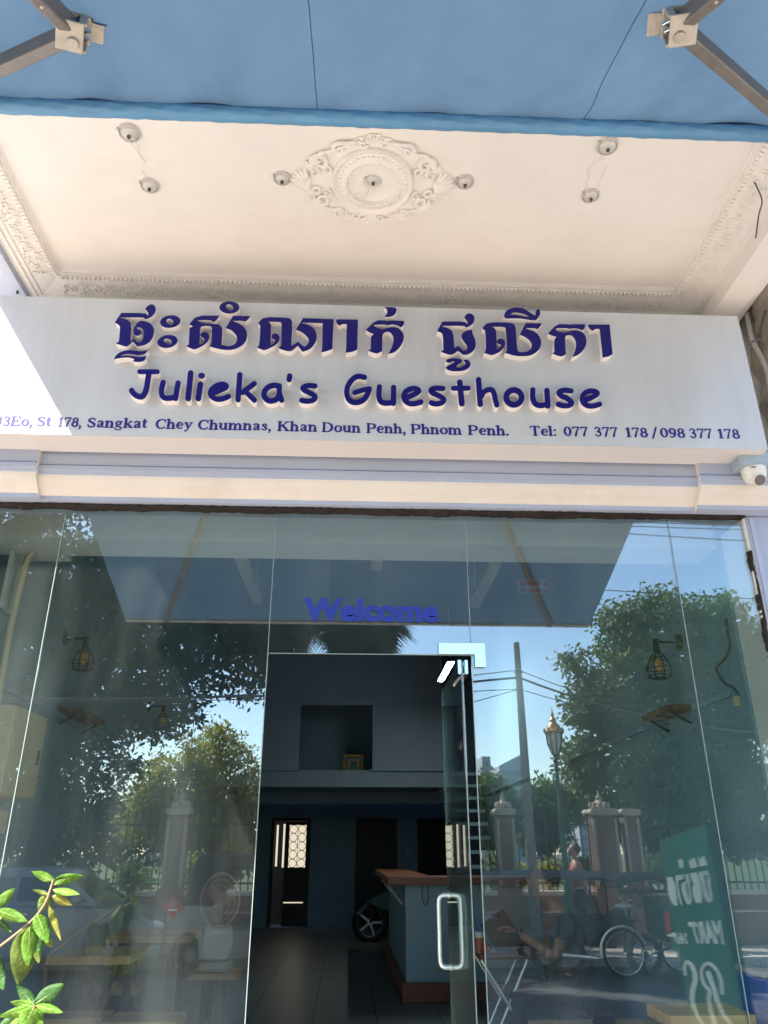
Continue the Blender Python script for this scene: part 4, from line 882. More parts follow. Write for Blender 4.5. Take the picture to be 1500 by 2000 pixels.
for (x, y, L, z, lit, lab) in [(-.925, 2.27, 1.26, 3.6, 0, 'unlit hanging tube light on the left behind the glass'), (1.205, 2.36, 1.2, 3.6, 0, 'unlit hanging tube light on the right behind the glass'), (.2, 1.9, .62, 3.6, 0, 'unlit hanging tube light in the middle behind the glass'), (1.27, 5.95, 1.2, 3.6, 1, 'lit white tube light above the open door')]:
    t = thing('tube_light', lab, 'lamp', (x, y, z), 0, 'tube lights hung from the shop ceiling')
    MB().box(x-.05, x+.05, y, y+L, z, z+.05).build('housing', 'offtube' if not lit else 'black', t, bevel=.005)
    MB().box(x-.036, x+.036, y+.01, y+L-.01, z-.014, z-.001).build('diffuser', 'tube' if lit else 'offtube', t)
    for k in (.1, L-.1): MB().tube([(x, y+k, z+.05), (x, y+k, 4.379)], .003, 4).build('suspension_wire', 'wirewhite', t)
# small red and white notice hanging inside
a = PY(1010, 1130, 4.0); b = PY(1085, 1160, 4.0)
t = thing('hanging_notice', 'red and white notice hanging below the ceiling at the right', 'notice', (a.x, 4.0, a.z))
MB().box(a.x, b.x, 4.0, 4.012, b.z, a.z).build('notice_board', 'whiteplastic', t)
w_ = b.x-a.x; h_ = a.z-b.z
MB().lathe([(.001, 0), (w_*.13, 0), (w_*.13, -.004), (.001, -.004)], (b.x-w_*.17, 3.9995, a.z-h_*.35), 16, 'y').build('red_disc', 'red', t)
MB().box(a.x+w_*.05, a.x+w_*.6, 3.995, 3.9995, a.z-h_*.5, a.z-h_*.12).build('red_band', 'red', t)
for k in range(4): MB().box(a.x+w_*(.08+.2*k), a.x+w_*(.22+.2*k), 3.9955, 3.9995, b.z+h_*.1, b.z+h_*.3).build('red_mark', 'red', t)
for k in (a.x+.03, b.x-.03): MB().tube([(k, 4.006, a.z), (k, 4.006, 4.379)], .002, 4).build('suspension_wire', 'wire', t)
wire('wall_cable', [PX(1418, 1208, 2.05), PX(1421, 1235, 2.05), PX(1425, 1262, 2.05), PX(1416, 1285, 2.05), PX(1400, 1303, 2.05), PX(1402, 1315, 2.05), PX(1415, 1335, 2.05), PX(1430, 1342, 2.05), PX(1443, 1356, 2.05)], .006, 'black cable looping down the right interior wall')
t = MB().box(2.035, 2.058, .335, .36, 2.10, 2.15).build('cable_box', 'cabinet'); tag(t, 'tiny yellowish cable box at the end of the black wall cable', 'junction box')
# gilt picture in the mezzanine opening
c = PY(690, 1487, 9.4)
t = thing('framed_picture', 'small gilt framed picture standing in the mezzanine opening', 'picture', (c.x, 9.4, 2.56))
for a_ in [(-.16, -.13, 0, .27), (.13, .16, 0, .27), (-.13, .13, .24, .27), (-.13, .13, 0, .02)]: MB().box(c.x+a_[0], c.x+a_[1], 9.38, 9.41, 2.562+a_[2], 2.562+a_[3]).build('frame_rail', 'frame_gold', t)
MB().box(c.x-.13, c.x+.13, 9.40, 9.408, 2.58, 2.80).build('picture_sheet', 'picture', t); MB().box(c.x-.09, c.x-.06, 9.385, 9.40, 2.58, 2.76).box(c.x+.06, c.x+.09, 9.385, 9.40, 2.58, 2.76).box(c.x-.059, c.x+.059, 9.385, 9.40, 2.735, 2.76).build('inner_mount', 'frame_gold', t)
# stairs at the right rear
t = thing('staircase', 'open staircase with pale tread edges at the right rear', 'staircase', (1.8, 8.0, 0))
MB().box(1.50, 1.53, 8.2, 9.0, 0, 4.37).build('stair_wall', 'brownframe', t)
for k in range(13):
    y = 6.9+k*.16; z = .25+k*.185; MB().box(1.54, 2.05, y, y+.26, z, z+.045).build('tread', 'intwall2', t)
MB().bar((2.03, 6.8, .15), (2.03, 9.2, 2.75), .03, .2).build('stringer', 'brownframe', t)
# counter
t = thing('reception_counter', 'pale blue counter with a red-brown top and plinth beyond the open door', 'counter', (.62, 5.4, 0))
MB().box(.62, 2.055, 5.40, 5.60, .17, 1.07).box(.62, .80, 5.601, 9.0, .17, 1.07).build('counter_panel', 'counter', t)
MB().box(.575, 2.055, 5.36, 5.62, .001, .168).box(.575, .82, 5.621, 9.04, .001, .168).build('plinth', 'counterwood', t, bevel=.004)
MB().box(.42, 2.055, 5.12, 5.68, 1.075, 1.15).box(.42, .90, 5.681, 9.0, 1.075, 1.15).build('counter_top', 'counterwood', t, bevel=.006)
for y in (5.7, 7.2): MB().bar((.44, y, 1.06), (.61, y, .86), .03, .02).build('bracket', 'whiteplastic', t)
MB().tube(catmull([(.80, 5.39, 1.06), (.80, 5.37, .93), (.83, 5.36, .88), (.86, 5.37, .93), (.86, 5.39, 1.06)]), .005, 6).build('hook', 'wire', t)
# parked motorcycle inside, mostly hidden behind the counter
def wheel(parent, c, R, m_r='alloy', tr=.045, spokes=0, axis='y', rn='rim', w=.05, hub=.05):
    ty = MB().torus(c, R-tr*.6, tr, axis, 32, 8).build('tyre', 'rubber', parent, True); off = Vector({'y': (0, 1, 0), 'x': (1, 0, 0)}[axis])
    q = MB().torus(c, R-tr*1.45, tr*.38, axis, 32, 6); c = Vector(c)
    q.tube([c-off*w*.5, c+off*w*.5], hub, 12)
    for k in range(spokes):
        a_ = 2*math.pi*k/spokes; dr = Vector((math.cos(a_), 0, math.sin(a_))) if axis == 'y' else Vector((0, math.cos(a_), math.sin(a_)))
        q.bar(c+dr*hub*.8, c+dr*(R-tr*1.4), .004 if spokes > 12 else .035, .004 if spokes > 12 else .02, off)
    q.build(rn, m_r, parent, True)
t = thing('motorcycle', 'dark motorcycle with teal fairing half hidden behind the counter', 'motorcycle', (.45, 11, 0))
wheel(t, (.40, 11.0, .29), .29, 'alloy', .05, 5)
MB().prism([(.30, .62), (.75, .82), (1.35, .80), (1.5, .62), (1.1, .5), (.6, .45)], 10.9, 11.1).build('fairing', 'teal', t, bevel=.03)
MB().prism([(.62, .80), (1.5, .84), (1.55, .92), (.7, .92)], 10.88, 11.12).build('seat', 'black', t, bevel=.02)
MB().prism([(.15, .42), (.42, .66), (.66, .5), (.62, .46), (.42, .6), (.2, .4)], 10.94, 11.06).build('mudguard', 'teal', t); wheel(t, (1.5, 11.0, .29), .29, 'alloy', .05, 5)
MB().tube([(.40, 10.93, .29), (.62, 10.93, .95), (.66, 10.7, 1.02)], .02, 8).tube([(.40, 11.07, .29), (.62, 11.07, .95), (.66, 11.3, 1.02)], .02, 8).build('fork', 'blackmetal', t)
# dining tables and benches
def table(x0, x1, y0, y1, z, name, label, cat, group, th=.048, leg=.05):
    t = thing(name, label, cat, ((x0+x1)/2, (y0+y1)/2, 0), 0, group); n = 3 if (y1-y0) > .45 else 2
    for k in range(n):
        a_ = y0+(y1-y0)*k/n; MB().box(x0, x1, a_+.001, a_+(y1-y0)/n-.001, z-th, z+random.uniform(-.0006, .0006)).build('top_board', 'wood', t, bevel=.002)
    for x in (x0+.12, x1-.12-leg):
        for y in (y0+.03, y1-.03-leg): MB().box(x, x+leg, y, y+leg, 0, z-th-.001).build('leg', 'blackmetal', t)
        MB().box(x+.005, x+leg-.005, y0+.03+leg, y1-.03-leg, .10, .13).build('stretcher', 'blackmetal', t)
    MB().box(x0+.12+leg, x1-.12-leg, (y0+y1)/2-.015, (y0+y1)/2+.015, z-th-.04, z-th-.001).build('apron', 'blackmetal', t)
TG, BG = 'wooden tables in the shop', 'wooden benches in the shop'
table(-2.0, -1.45, 2.30, 2.95, .75, 'dining_table', 'wooden table with black legs nearest to the glass on the left', 'table', TG)
table(-2.0, -1.30, 3.62, 4.2, .75, 'dining_table', 'wooden table farther back on the left, beside the fan', 'table', TG)
table(-1.98, -1.58, 3.15, 3.45, .45, 'bench', 'low bench between the two tables on the left', 'bench', BG)
table(-1.86, -1.50, 1.98, 2.25, .45, 'bench', 'low bench in front of the nearest left table', 'bench', BG)
table(-1.47, -1.02, 1.86, 2.2, .45, 'bench', 'broad low bench in the bottom left, in front of the others', 'bench', BG)
table(-1.33, -.92, 3.86, 4.2, .45, 'stool', 'square wooden stool under the pedestal fan', 'stool', BG)
table(1.12, 1.98, 1.55, 1.83, .45, 'bench', 'long bench at the bottom right behind the glass', 'bench', BG)
table(1.42, 1.80, .20, .50, .74, 'side_table', 'small wooden table against the glass at the bottom right', 'table', TG)
t = MB().lathe([(.001, .451), (.05, .451), (.055, .465), (.045, .48), (.001, .48)], (1.55, 1.68, 0), 16, sx=1.3).build('ashtray', 'black', None, True); tag(t, 'black round ashtray on the long right bench', 'ashtray')
# fan
fx, fy = -1.12, 4.0
t = thing('fan', 'white table fan with a pink guard standing on a wooden stool', 'fan', (fx, fy, .45))
MB().box(fx-.13, fx+.13, fy-.11, fy+.11, .452, .53).build('base', 'whiteplastic', t, bevel=.02); MB().prism([(fx-.10, .53), (fx+.10, .53), (fx+.13, .66), (fx+.11, .80), (fx-.11, .80), (fx-.13, .66)], fy-.04, fy+.05).build('column', 'whiteplastic', t, bevel=.02)
g_ = MB(); 
for R2, k in ((.215, 0), (.17, .02), (.12, .035), (.07, .045)): g_.tube([(fx+R2*math.cos(a_)*.8, fy-.06-k-.09*math.cos(a_)*R2, 1.0+R2*math.sin(a_)) for a_ in [i*math.pi/14 for i in range(28)]], .004 if k else .011, 5, closed=True)
for i in range(30):
    a_ = i*math.pi/15; g_.tube([(fx+.21*math.cos(a_)*.8, fy-.06-.02*math.cos(a_), 1.0+.21*math.sin(a_)), (fx+.12*math.cos(a_)*.8, fy-.097, 1.0+.12*math.sin(a_)), (fx+.03*math.cos(a_), fy-.11, 1.0+.03*math.sin(a_))], .002, 4)
g_.build('guard', 'pinkplastic', t, True)
MB().tube([(fx, fy+.10, 1.0), (fx, fy-.03, 1.0)], [.06, .05], 12).build('motor', 'whiteplastic', t, True)
for k in range(3):
    a_ = k*2.094+.4; c = Vector((fx+.1*math.cos(a_)*.8, fy-.06, 1.0+.1*math.sin(a_))); MB().bar((fx, fy-.065, 1.0), (fx+.17*math.cos(a_)*.8, fy-.055, 1.0+.17*math.sin(a_)), .085, .006, (.1, 1, .3)).build('blade', 'pinkplastic', t)
# folding table with tablet and cup
TX0, TX1, TY0, TY1 = .93, 1.36, 2.42, 2.82
t = thing('folding_table', 'small folding table with crossed steel legs beside the open door', 'table', ((TX0+TX1)/2, 2.6, 0))
MB().box(TX0, TX1, TY0, TY1, .705, .735).build('table_top', 'shelfwood', t, bevel=.008)
for y in (TY0+.04, TY1-.04):
    MB().tube([(TX0+.02, y, .70), (TX1+.05, y, .0)], .011, 8).build('leg', 'steel', t, True); MB().tube([(TX1-.08, y+.015, .70), (TX0-.03, y+.015, .0)], .011, 8).build('leg', 'steel', t, True)
MB().tube([(TX1+.05, TY0+.04, .012), (TX1+.05, TY1-.04, .012)], .011, 8).tube([(TX0-.03, TY0+.05, .012), (TX0-.03, TY1-.02, .012)], .011, 8).build('foot_bar', 'steel', t, True)
t = thing('tablet', 'dark tablet computer propped on a wire stand on the folding table', 'tablet', (1.12, 2.6, .735))
MB().bar((1.20, 2.6, .745), (1.06, 2.6, .96), .20, .012, (0, 1, 0)).build('screen_case', 'black', t, bevel=.004); MB().tube([(1.10, 2.6, .88), (1.03, 2.6, .738)], .004, 6).build('stand', 'blackmetal', t)
t = thing('drink_cup', 'plastic cup of orange drink with a blue straw at the table edge', 'cup', (.95, 2.55, .735))
MB().lathe([(.001, .737), (.026, .737), (.036, .86), (.038, .865)], (.955, 2.55, 0), 16).build('cup', 'whiteplastic', t, True); MB().lathe([(.001, .74), (.0262, .74), (.0345, .83), (.001, .83)], (.955, 2.549, 0), 16).build('drink', 'counterwood', t, True)
MB().tube([(.955, 2.55, .83), (.965, 2.55, .93), (.945, 2.55, .95)], .004, 6).build('straw', 'blueplastic', t)
t = tag(MB().ell((1.0, 2.52, .765), .03, .03, .03, 10, 7).build('small_fruit', 'red', None, True), 'small dark red round fruit beside the drink cup', 'fruit')
c = PY(1500, 1925, .6)
t = thing('cool_box', 'blue and white plastic cool box behind the glass at the right edge', 'cool box', (c.x, .6, 0))
MB().box(c.x-.06, c.x+.12, .5, .8, .02, c.z+.04).build('box_body', 'blueplastic', t, bevel=.02); MB().bar((c.x-.058, .497, c.z-.07), (c.x+.12, .497, c.z-.02), .012, .03).build('white_stripe', 'whiteplastic', t)
MB().box(c.x-.065, c.x+.122, .495, .805, c.z+.041, c.z+.07).build('lid', 'whiteplastic', t, bevel=.01)

# box put in for a reflection, with a hose, upper left behind the glass
a = PY(32, 1046, .45); b = PY(113, 1068, .45)
t = thing('reflection_box', 'pale box added in place of a reflection, with a curved hose at the top left behind the glass', 'reflection stand-in', (a.x, .45, b.z))
MB().box(a.x, b.x, .45, .70, b.z, a.z).build('pale_case', 'header', t, bevel=.006)
MB().tube(catmull([PY(108, 1068, .5), PY(70, 1074, .5), PY(52, 1100, .5), PY(36, 1160, .5), PY(20, 1230, .5), PY(6, 1310, .5), PY(-10, 1400, .5)]), .016, 8).build('streak', 'cabinet', t, True)
MB().box(a.x-.02, a.x+.0, .46, .6, b.z-.35, a.z).build('pale_strip', 'header', t)
# ================================================================== people
def skin_mesh(joints, edges, radii, name, m, parent, sub=2, root=0):
    me = bpy.data.meshes.new(name); off = OFF.get(parent.name, Vector()) if parent else Vector()
    me.from_pydata([tuple(Vector(j)-off) for j in joints], edges, []); o = bpy.data.objects.new(name, me); COL.objects.link(o)
    md = o.modifiers.new('skin', 'SKIN'); sv = me.skin_vertices[0].data
    for i, r in enumerate(radii): sv[i].radius = (r, r) if not isinstance(r, tuple) else r
    for i in range(len(joints)): sv[i].use_root = (i == root)
    s_ = o.modifiers.new('sub', 'SUBSURF'); s_.levels = sub; s_.render_levels = sub
    nm = bpy.data.meshes.new_from_object(o.evaluated_get(bpy.context.evaluated_depsgraph_get())); o.modifiers.clear(); o.data = nm; nm.name = name
    nm.polygons.foreach_set('use_smooth', [True]*len(nm.polygons)); nm.materials.clear(); nm.materials.append(M[m])
    if parent: o.parent = parent; OFF[o.name] = off.copy()
    return o
def head(parent, c, face, r=.1):
    c = Vector(c); f_ = Vector(face).normalized(); s_ = f_.cross(Vector((0, 0, 1))).normalized(); u_ = s_.cross(f_)
    q = MB(); vs = []; n, m_ = 20, 14
    for j in range(m_+1):
        th = math.pi*j/m_
        for i in range(n):
            a_ = 2*math.pi*i/n; x, y, z = math.sin(th)*math.cos(a_), math.sin(th)*math.sin(a_), math.cos(th)
            w = .78*(1-.22*max(0, -z)**1.3); dpt = .95-.10*max(0, -z)
            fr_ = dpt*x; zz = z*1.22
            if x > 0:
                nose = math.exp(-((y/.13)**2)-((z+.12)/.2)**2)*.24; eye = -.07*(math.exp(-(((y-.33)/.16)**2)-((z-.08)/.12)**2)+math.exp(-(((y+.33)/.16)**2)-((z-.08)/.12)**2))
                mouth = .05*math.exp(-((y/.25)**2)-((z+.45)/.07)**2); fr_ += nose+eye+mouth+.08*math.exp(-((y/.3)**2)-((z+.78)/.18)**2)
            vs.append(c+(f_*fr_+s_*(y*w)+u_*zz)*r)
    q.add(vs, [(j*n+i, j*n+(i+1) % n, (j+1)*n+(i+1) % n, (j+1)*n+i) for j in range(m_) for i in range(n)]); h = q
    for k in (-1, 1): h.ell(c+s_*k*.80*r+u_*-.05*r, .12*r, .2*r, .28*r, 8, 6)
    return h
# seated person
sx, sy = 1.60, 2.62
P1 = thing('person', 'seated person in a blue-grey shirt looking down at the tablet on the folding table', 'person', (sx, sy, 0))
pel = (sx+.06, sy, .52); ch = (sx-.0, sy, .84); nk = (sx-.06, sy, 1.02)
J = [pel, (sx+.04, sy, .68), ch, nk, (sx-.09, sy, 1.08),
     (sx-.01, sy-.17, .93), (sx-.14, sy-.22, .72), (sx-.36, sy-.10, .86), (sx-.01, sy+.17, .93), (sx-.10, sy+.22, .72), (sx-.32, sy+.10, .78),
     (sx-.02, sy-.10, .50), (sx-.42, sy-.13, .48), (sx-.38, sy-.13, .08), (sx-.50, sy-.13, .05), (sx-.02, sy+.10, .50), (sx-.42, sy+.13, .48), (sx-.38, sy+.13, .08), (sx-.50, sy+.13, .05)]
Ed = [(0, 1), (1, 2), (2, 3), (3, 4), (2, 5), (5, 6), (6, 7), (2, 8), (8, 9), (9, 10), (0, 11), (11, 12), (12, 13), (13, 14), (0, 15), (15, 16), (16, 17), (17, 18)]
Rd = [.13, .12, .13, .055, .05, .06, .042, .028, .06, .042, .028, .085, .06, .04, .03, .085, .06, .04, .03]
body = skin_mesh(J, Ed, Rd, 'body', 'skin', P1)
hd = head(P1, (sx-.13, sy, 1.17), (-.8, -.25, -.55), .105).build('head', 'skin', body, True)
q = MB().ell((sx-.105, sy+.01, 1.215), .108, .098, .098, 16, 10).build('hair', 'hair', body, True)
skin_mesh([pel, (sx+.04, sy, .68), ch, (sx-.05, sy, .985), (sx-.01, sy-.17, .93), (sx-.09, sy-.205, .80), (sx-.01, sy+.17, .93), (sx-.07, sy+.205, .80)], [(0, 1), (1, 2), (2, 3), (2, 4), (4, 5), (2, 6), (6, 7)], [.15, .145, .155, .085, .078, .068, .078, .068], 'shirt', 'shirt', P1)
skin_mesh([J[0], J[11], J[12], (sx-.385, sy-.13, .14), J[15], J[16], (sx-.385, sy+.13, .14)], [(0, 1), (1, 2), (2, 3), (0, 4), (4, 5), (5, 6)], [.155, .10, .078, .055, .10, .078, .055], 'trousers', 'trousers', P1)
def hand(parent, w, d, up_, s=1.0, curl=.6):
    w = Vector(w); d = Vector(d).normalized(); u_ = Vector(up_).normalized(); sd_ = d.cross(u_).normalized()
    J = [w, w+d*.045*s, w+d*.085*s]; E_ = [(0, 1), (1, 2)]; R2 = [(.024*s, .016*s), (.032*s, .016*s), (.034*s, .014*s)]
    for k, (o_, L) in enumerate(((-.027, .068), (-.009, .078), (.009, .074), (.026, .058))):
        b = w+d*.088*s+sd_*o_*s; m1 = b+(d*math.cos(curl*.6)-u_*math.sin(curl*.6))*L*.5*s; m2 = m1+(d*math.cos(curl*1.6)-u_*math.sin(curl*1.6))*L*.3*s; m3 = m2+(d*math.cos(curl*2.2)-u_*math.sin(curl*2.2))*L*.25*s
        i = len(J); J += [b, m1, m2, m3]; E_ += [(2, i), (i, i+1), (i+1, i+2), (i+2, i+3)]; R2 += [.0095*s, .0088*s, .008*s, .007*s]
    i = len(J); b = w+d*.03*s-sd_*.028*s; J += [b, b+(d*.6-sd_*.6-u_*.3)*.04*s, b+(d*1.1-sd_*.7-u_*.6)*.055*s]; E_ += [(1, i), (i, i+1), (i+1, i+2)]; R2 += [.012*s, .0105*s, .009*s]
    return skin_mesh(J, E_, R2, 'hand', 'skin', parent)
hand(body, (sx-.365, sy-.10, .865), (-.9, .25, .35), (.3, 0, 1)); hand(body, (sx-.325, sy+.10, .78), (-1, -.2, 0), (0, 0, 1))
MB().torus((sx-.345, sy-.105, .855), .030, .006, 'x', 16, 6).build('bracelet', 'black', body, True)
t = thing('stool', 'low dark stool under the seated person', 'stool', (sx+.06, sy, 0)); MB().box(sx-.12, sx+.24, sy-.17, sy+.17, .36, .40).build('seat', 'woodgrey', t, bevel=.005)
for a_ in (-.09, .18):
    for b_ in (-.14, .12): MB().box(sx+a_, sx+a_+.03, sy+b_, sy+b_+.03, 0, .359).build('leg', 'woodgrey', t)
# pedestrian across the street
def walker(x, y, z0, h, label, cloth, heading=1):
    t = thing('person', label, 'person', (x, y, z0)); k = h/1.7
    def p(a, b, c): return (x+a*k*heading, y+b*k, z0+c*k)
    J = [p(0, 0, .92), p(0, 0, 1.15), p(0, 0, 1.35), p(0, 0, 1.48), p(0, 0, 1.54), p(0, -.18, 1.38), p(.06, -.22, 1.12), p(.16, -.21, .92), p(0, .18, 1.38), p(-.08, .22, 1.12), p(-.10, .22, .88), p(.03, -.09, .88), p(.14, -.09, .48), p(.12, -.09, .07), p(.22, -.09, .04), p(-.03, .09, .88), p(-.04, .09, .48), p(-.18, .09, .10), p(-.09, .09, .05)]
    b = skin_mesh(J, Ed, [v*k for v in [.12, .11, .125, .05, .048, .055, .04, .027, .055, .04, .027, .085, .058, .038, .03, .085, .058, .038, .03]], 'body', 'skin', t, 1)
    head(t, p(.02, 0, 1.62), (heading, 0, 0), .10*k).build('head', 'skin', b, True)
    MB().ell(p(-.015, 0, 1.655), .10*k, .092*k, .10*k, 12, 8).build('hair', 'hair', b, True)
    skin_mesh([J[0], J[1], J[2], p(0, 0, 1.45), J[5], J[6], J[8], J[9]], [(0, 1), (1, 2), (2, 3), (2, 4), (4, 5), (2, 6), (6, 7)], [v*k for v in [.14, .13, .145, .07, .072, .055, .072, .055]], 'shirt', cloth, t, 1)
    skin_mesh([J[0], J[11], J[12], J[13], J[15], J[16], J[17]], [(0, 1), (1, 2), (2, 3), (0, 4), (4, 5), (5, 6)], [v*k for v in [.14, .10, .075, .055, .10, .075, .055]], 'trousers', 'trousers', t, 1)
w = RY(1128, 1720, -12.0); walker(w.x, -12.0, -.25, 1.72, 'pedestrian in pink clothes walking past the palace fence', 'pink', -1)

# ================================================================== green notice board, seen in the glass
XB = 1.95; BP = Vector((XB, 0, 0)); BN = Vector((1, 0, 0))
def HB(px, py): return HIT(px, py, BP, BN, True)
tl, tr = HB(1289, 1642), HB(1378, 1609); bu = (tl-tr); WB = bu.length; bu.normalize(); bv = Vector((0, -bu.z, bu.y)); bv = bv if bv.z < 0 else -bv
bot = (tr.z+.20-WB*abs(bu.z))/abs(bv.z); BC = [tr, tl, tl+bv*bot, tr+bv*bot]
GB = thing('notice_board', 'green board with white Khmer lettering standing beside the right pilaster, mirrored in the glass', 'board', (XB, tr.y, -.2))
MB().prism([(p.y, p.z) for p in BC], XB+.0006, XB+.06, 'x').build('board_panel', 'board', GB)
for k in (.1, .9):
    p = tr+bu*WB*k; MB().box(XB+.02, XB+.05, p.y-.02, p.y+.02, -.199, .3).build('leg', 'blackmetal', GB)
def sheet(loops_px, name):
    lp = [[(lambda p: (p.y, p.z))(HB(*q)) for q in l] for l in loops_px]
    return fill(lp, lambda a, b, t: (XB-.0025+t, a, b), .0025, name, 'boardwhite', GB)
o = (1290, 1610)
def Z10(l): return [(o[0]+x/10, o[1]+y/10) for x, y in l]
for l in [
 [(130,1045),(240,1030),(320,1200),(310,1280),(330,1400),(355,1580),(320,1600),(255,1560),(190,1420),(160,1250),(165,1160),(150,1140)],
 [(310,1000),(430,985),(470,985),(460,1080),(360,1100),(380,1300),(450,1590),(400,1560),(350,1350)],
 [(485,985),(550,970),(600,1130),(570,1180),(640,1430),(620,1530),(580,1575),(530,1550),(470,1430),(420,1190),(460,1130),(530,1110),(500,1180),(505,1260),(540,1360),(560,1470),(590,1440),(560,1250),(540,1130)],
 [(590,960),(720,940),(810,1190),(835,1500),(800,1545),(760,1520),(740,1550),(700,1520),(650,1350),(650,1200),(690,1110),(650,1140)],
 [(765,940),(850,915),(860,1030),(900,1160),(880,1200),(930,1310),(960,1430),(985,1440),(960,1250),(930,1110),(950,990),(880,1000),(870,920),(930,898),(1000,1090),(990,1200),(1045,1450),(1020,1510),(960,1530),(900,1470),(850,1330),(830,1180),(800,1100)],
 [(355,680),(375,690),(400,720),(420,665),(460,700),(475,870),(450,850),(425,760),(420,880),(390,850)],
 [(560,665),(585,690),(600,740),(640,655),(690,670),(745,830),(700,845),(610,865),(590,800)],
 [(740,625),(770,650),(790,710),(830,620),(870,620),(930,790),(890,800),(800,830),(775,760)]]: sheet([soften(Z10(l))], 'board_letter')
def bil(u, w, c): # c: right-top, right-bottom, left-top, left-bottom in photo pixels
    a = [c[1][i]+(c[0][i]-c[1][i])*w for i in (0, 1)]; b = [c[3][i]+(c[2][i]-c[3][i])*w for i in (0, 1)]; return a[0]+(b[0]-a[0])*u, a[1]+(b[1]-a[1])*u
def bword(txt, c, bold):
    def conv(u, w, t): p = HB(*bil(u, w, c)); return (XB-.0025+t*.0025, p.y, p.z)
    word(txt, conv, 'board_lettering', 'boardwhite', GB, bold)
bword('MART', ((1409, 1797), (1416, 1842), (1345, 1801), (1357, 1840)), .045); bword('24h/7', ((1343, 1822), (1345, 1842), (1313, 1821), (1320, 1844)), .03)
def Z4(l): return [(v.x, v.y) for v in catmull([(1200+x/4.444, 1550+y/4.444, 0) for x, y in l], 6)]
def varw(l, a, b, c):
    n = len(l); return [(a+(b-a)*min(1, 2*i/n) if i < n/2 else b+(c-b)*(2*i/n-1)) for i in range(n)]
for l, w3 in (([(625,1575),(618,1500),(640,1460),(690,1510),(712,1610),(690,1700),(685,1800),(715,1900),(765,1990),(800,2030)], (2.2, 5.2, 2.5)), ([(945,1735),(935,1620),(890,1520),(830,1475),(778,1500),(765,1570),(790,1660),(838,1715),(828,1780),(845,1880),(880,1990),(900,2040)], (3.4, 3.2, 5)), ([(825,1560),(870,1680),(905,1800),(950,1910),(1000,1980),(1040,2020)], (5, 4.4, 2.4))):
    p = Z4(l); sheet(contours([(p, varw(p, *w3))], .9), 'board_letter')
# ================================================================== across the street (seen in the glass)
# palace fence: plinth wall, iron railings, pillars
FY = -12.9
PF = thing('palace_fence', 'red-brown plinth wall with black iron railings and ornate pillars across the street', 'fence', (0, FY, -.25))
L0, L1 = -13, 13
MB().box(L0, L1, FY-.25, FY, -.24, .60).build('plinth_wall', 'redwall', PF)
MB().box(L0, L1, FY-.29, FY+.04, .601, .68).build('plinth_cap', 'redlight', PF, bevel=.01); MB().box(L0, L1, FY-.28, FY+.03, .30, .335).build('plinth_band', 'redlight', PF); MB().box(L0, L1, FY-.3, FY+.06, -.24, -.05).build('plinth_foot', 'redwall', PF)
q = MB(); x = L0+.05
while x < L1:
    q.bar((x, FY-.12, .68), (x, FY-.12, 2.05), .022, .022); q.lathe([(.026, 2.05), (.03, 2.08), (.001, 2.18)], (x, FY-.12, 0), 4); x += .145
q.build('railing_bars', 'iron', PF, kind='stuff')
for z in (.80, 1.86): MB().box(L0, L1, FY-.135, FY-.105, z, z+.035).build('railing_rail', 'iron', PF)
q = MB(); x = L0+.1
while x < L1: q.torus((x, FY-.12, .76), .05, .008, 'y', 8, 4); x += .145
q.build('railing_rings', 'redlight', PF, kind='stuff')
def pillar(px, w=.55, label=None, fin=True):
    c = RY(px, 1700, FY-.12).x; t = thing('fence_pillar', label, 'pillar', (c, FY-.12, -.25), 0, 'pillars of the palace fence'); y = FY-.12; h = w/2
    MB().box(c-h-.06, c+h+.06, y-h-.06, y+h+.06, -.249, .74).build('pillar_base', 'redwall', t, bevel=.015)
    MB().box(c-h, c+h, y-h, y+h, .741, 2.05).build('pillar_shaft', 'pillarred', t, bevel=.015)
    for s in (-1, 1): MB().box(c+s*h-.05 if s > 0 else c-h-.01, c+h+.01 if s > 0 else c-h+.05, y+h, y+h+.02, .76, 2.0).build('edge_strip', 'ornament', t)
    MB().prism([(c-h-.02, 2.051), (c+h+.02, 2.051), (c+h+.05, 2.10), (c+h+.05, 2.14), (c+h+.02, 2.18), (c-h-.02, 2.18), (c-h-.05, 2.14), (c-h-.05, 2.10)], y-h-.07, y+h+.07).build('capital', 'ornament', t, bevel=.01)
    if fin:
        MB().lathe([(h*.8, 2.181), (h*.7, 2.22), (h*.45, 2.26), (h*.5, 2.30), (h*.22, 2.36), (h*.26, 2.41), (h*.1, 2.47), (.001, 2.56)], (c, y, 0), 12).build('finial', 'ornament', t, True)
        for k in range(10):
            a_ = k*math.pi/5; P_ = Vector((c+h*.78*math.cos(a_), y+h*.78*math.sin(a_), 2.18)); MB().ell((P_.x, P_.y, P_.z+.05), .05, .05, .085, 6, 5).build('lotus_petal', 'ornament', t, True)
pillar(340, .38, 'fence pillar behind the parked silver car'); pillar(1184, .48, 'widest fence pillar, with a lotus bud finial, right of the green lamp'); pillar(990, .34, 'fence pillar just left of the concrete pole'); pillar(1240, .3, 'plain narrow fence pillar directly beside the widest one', False)
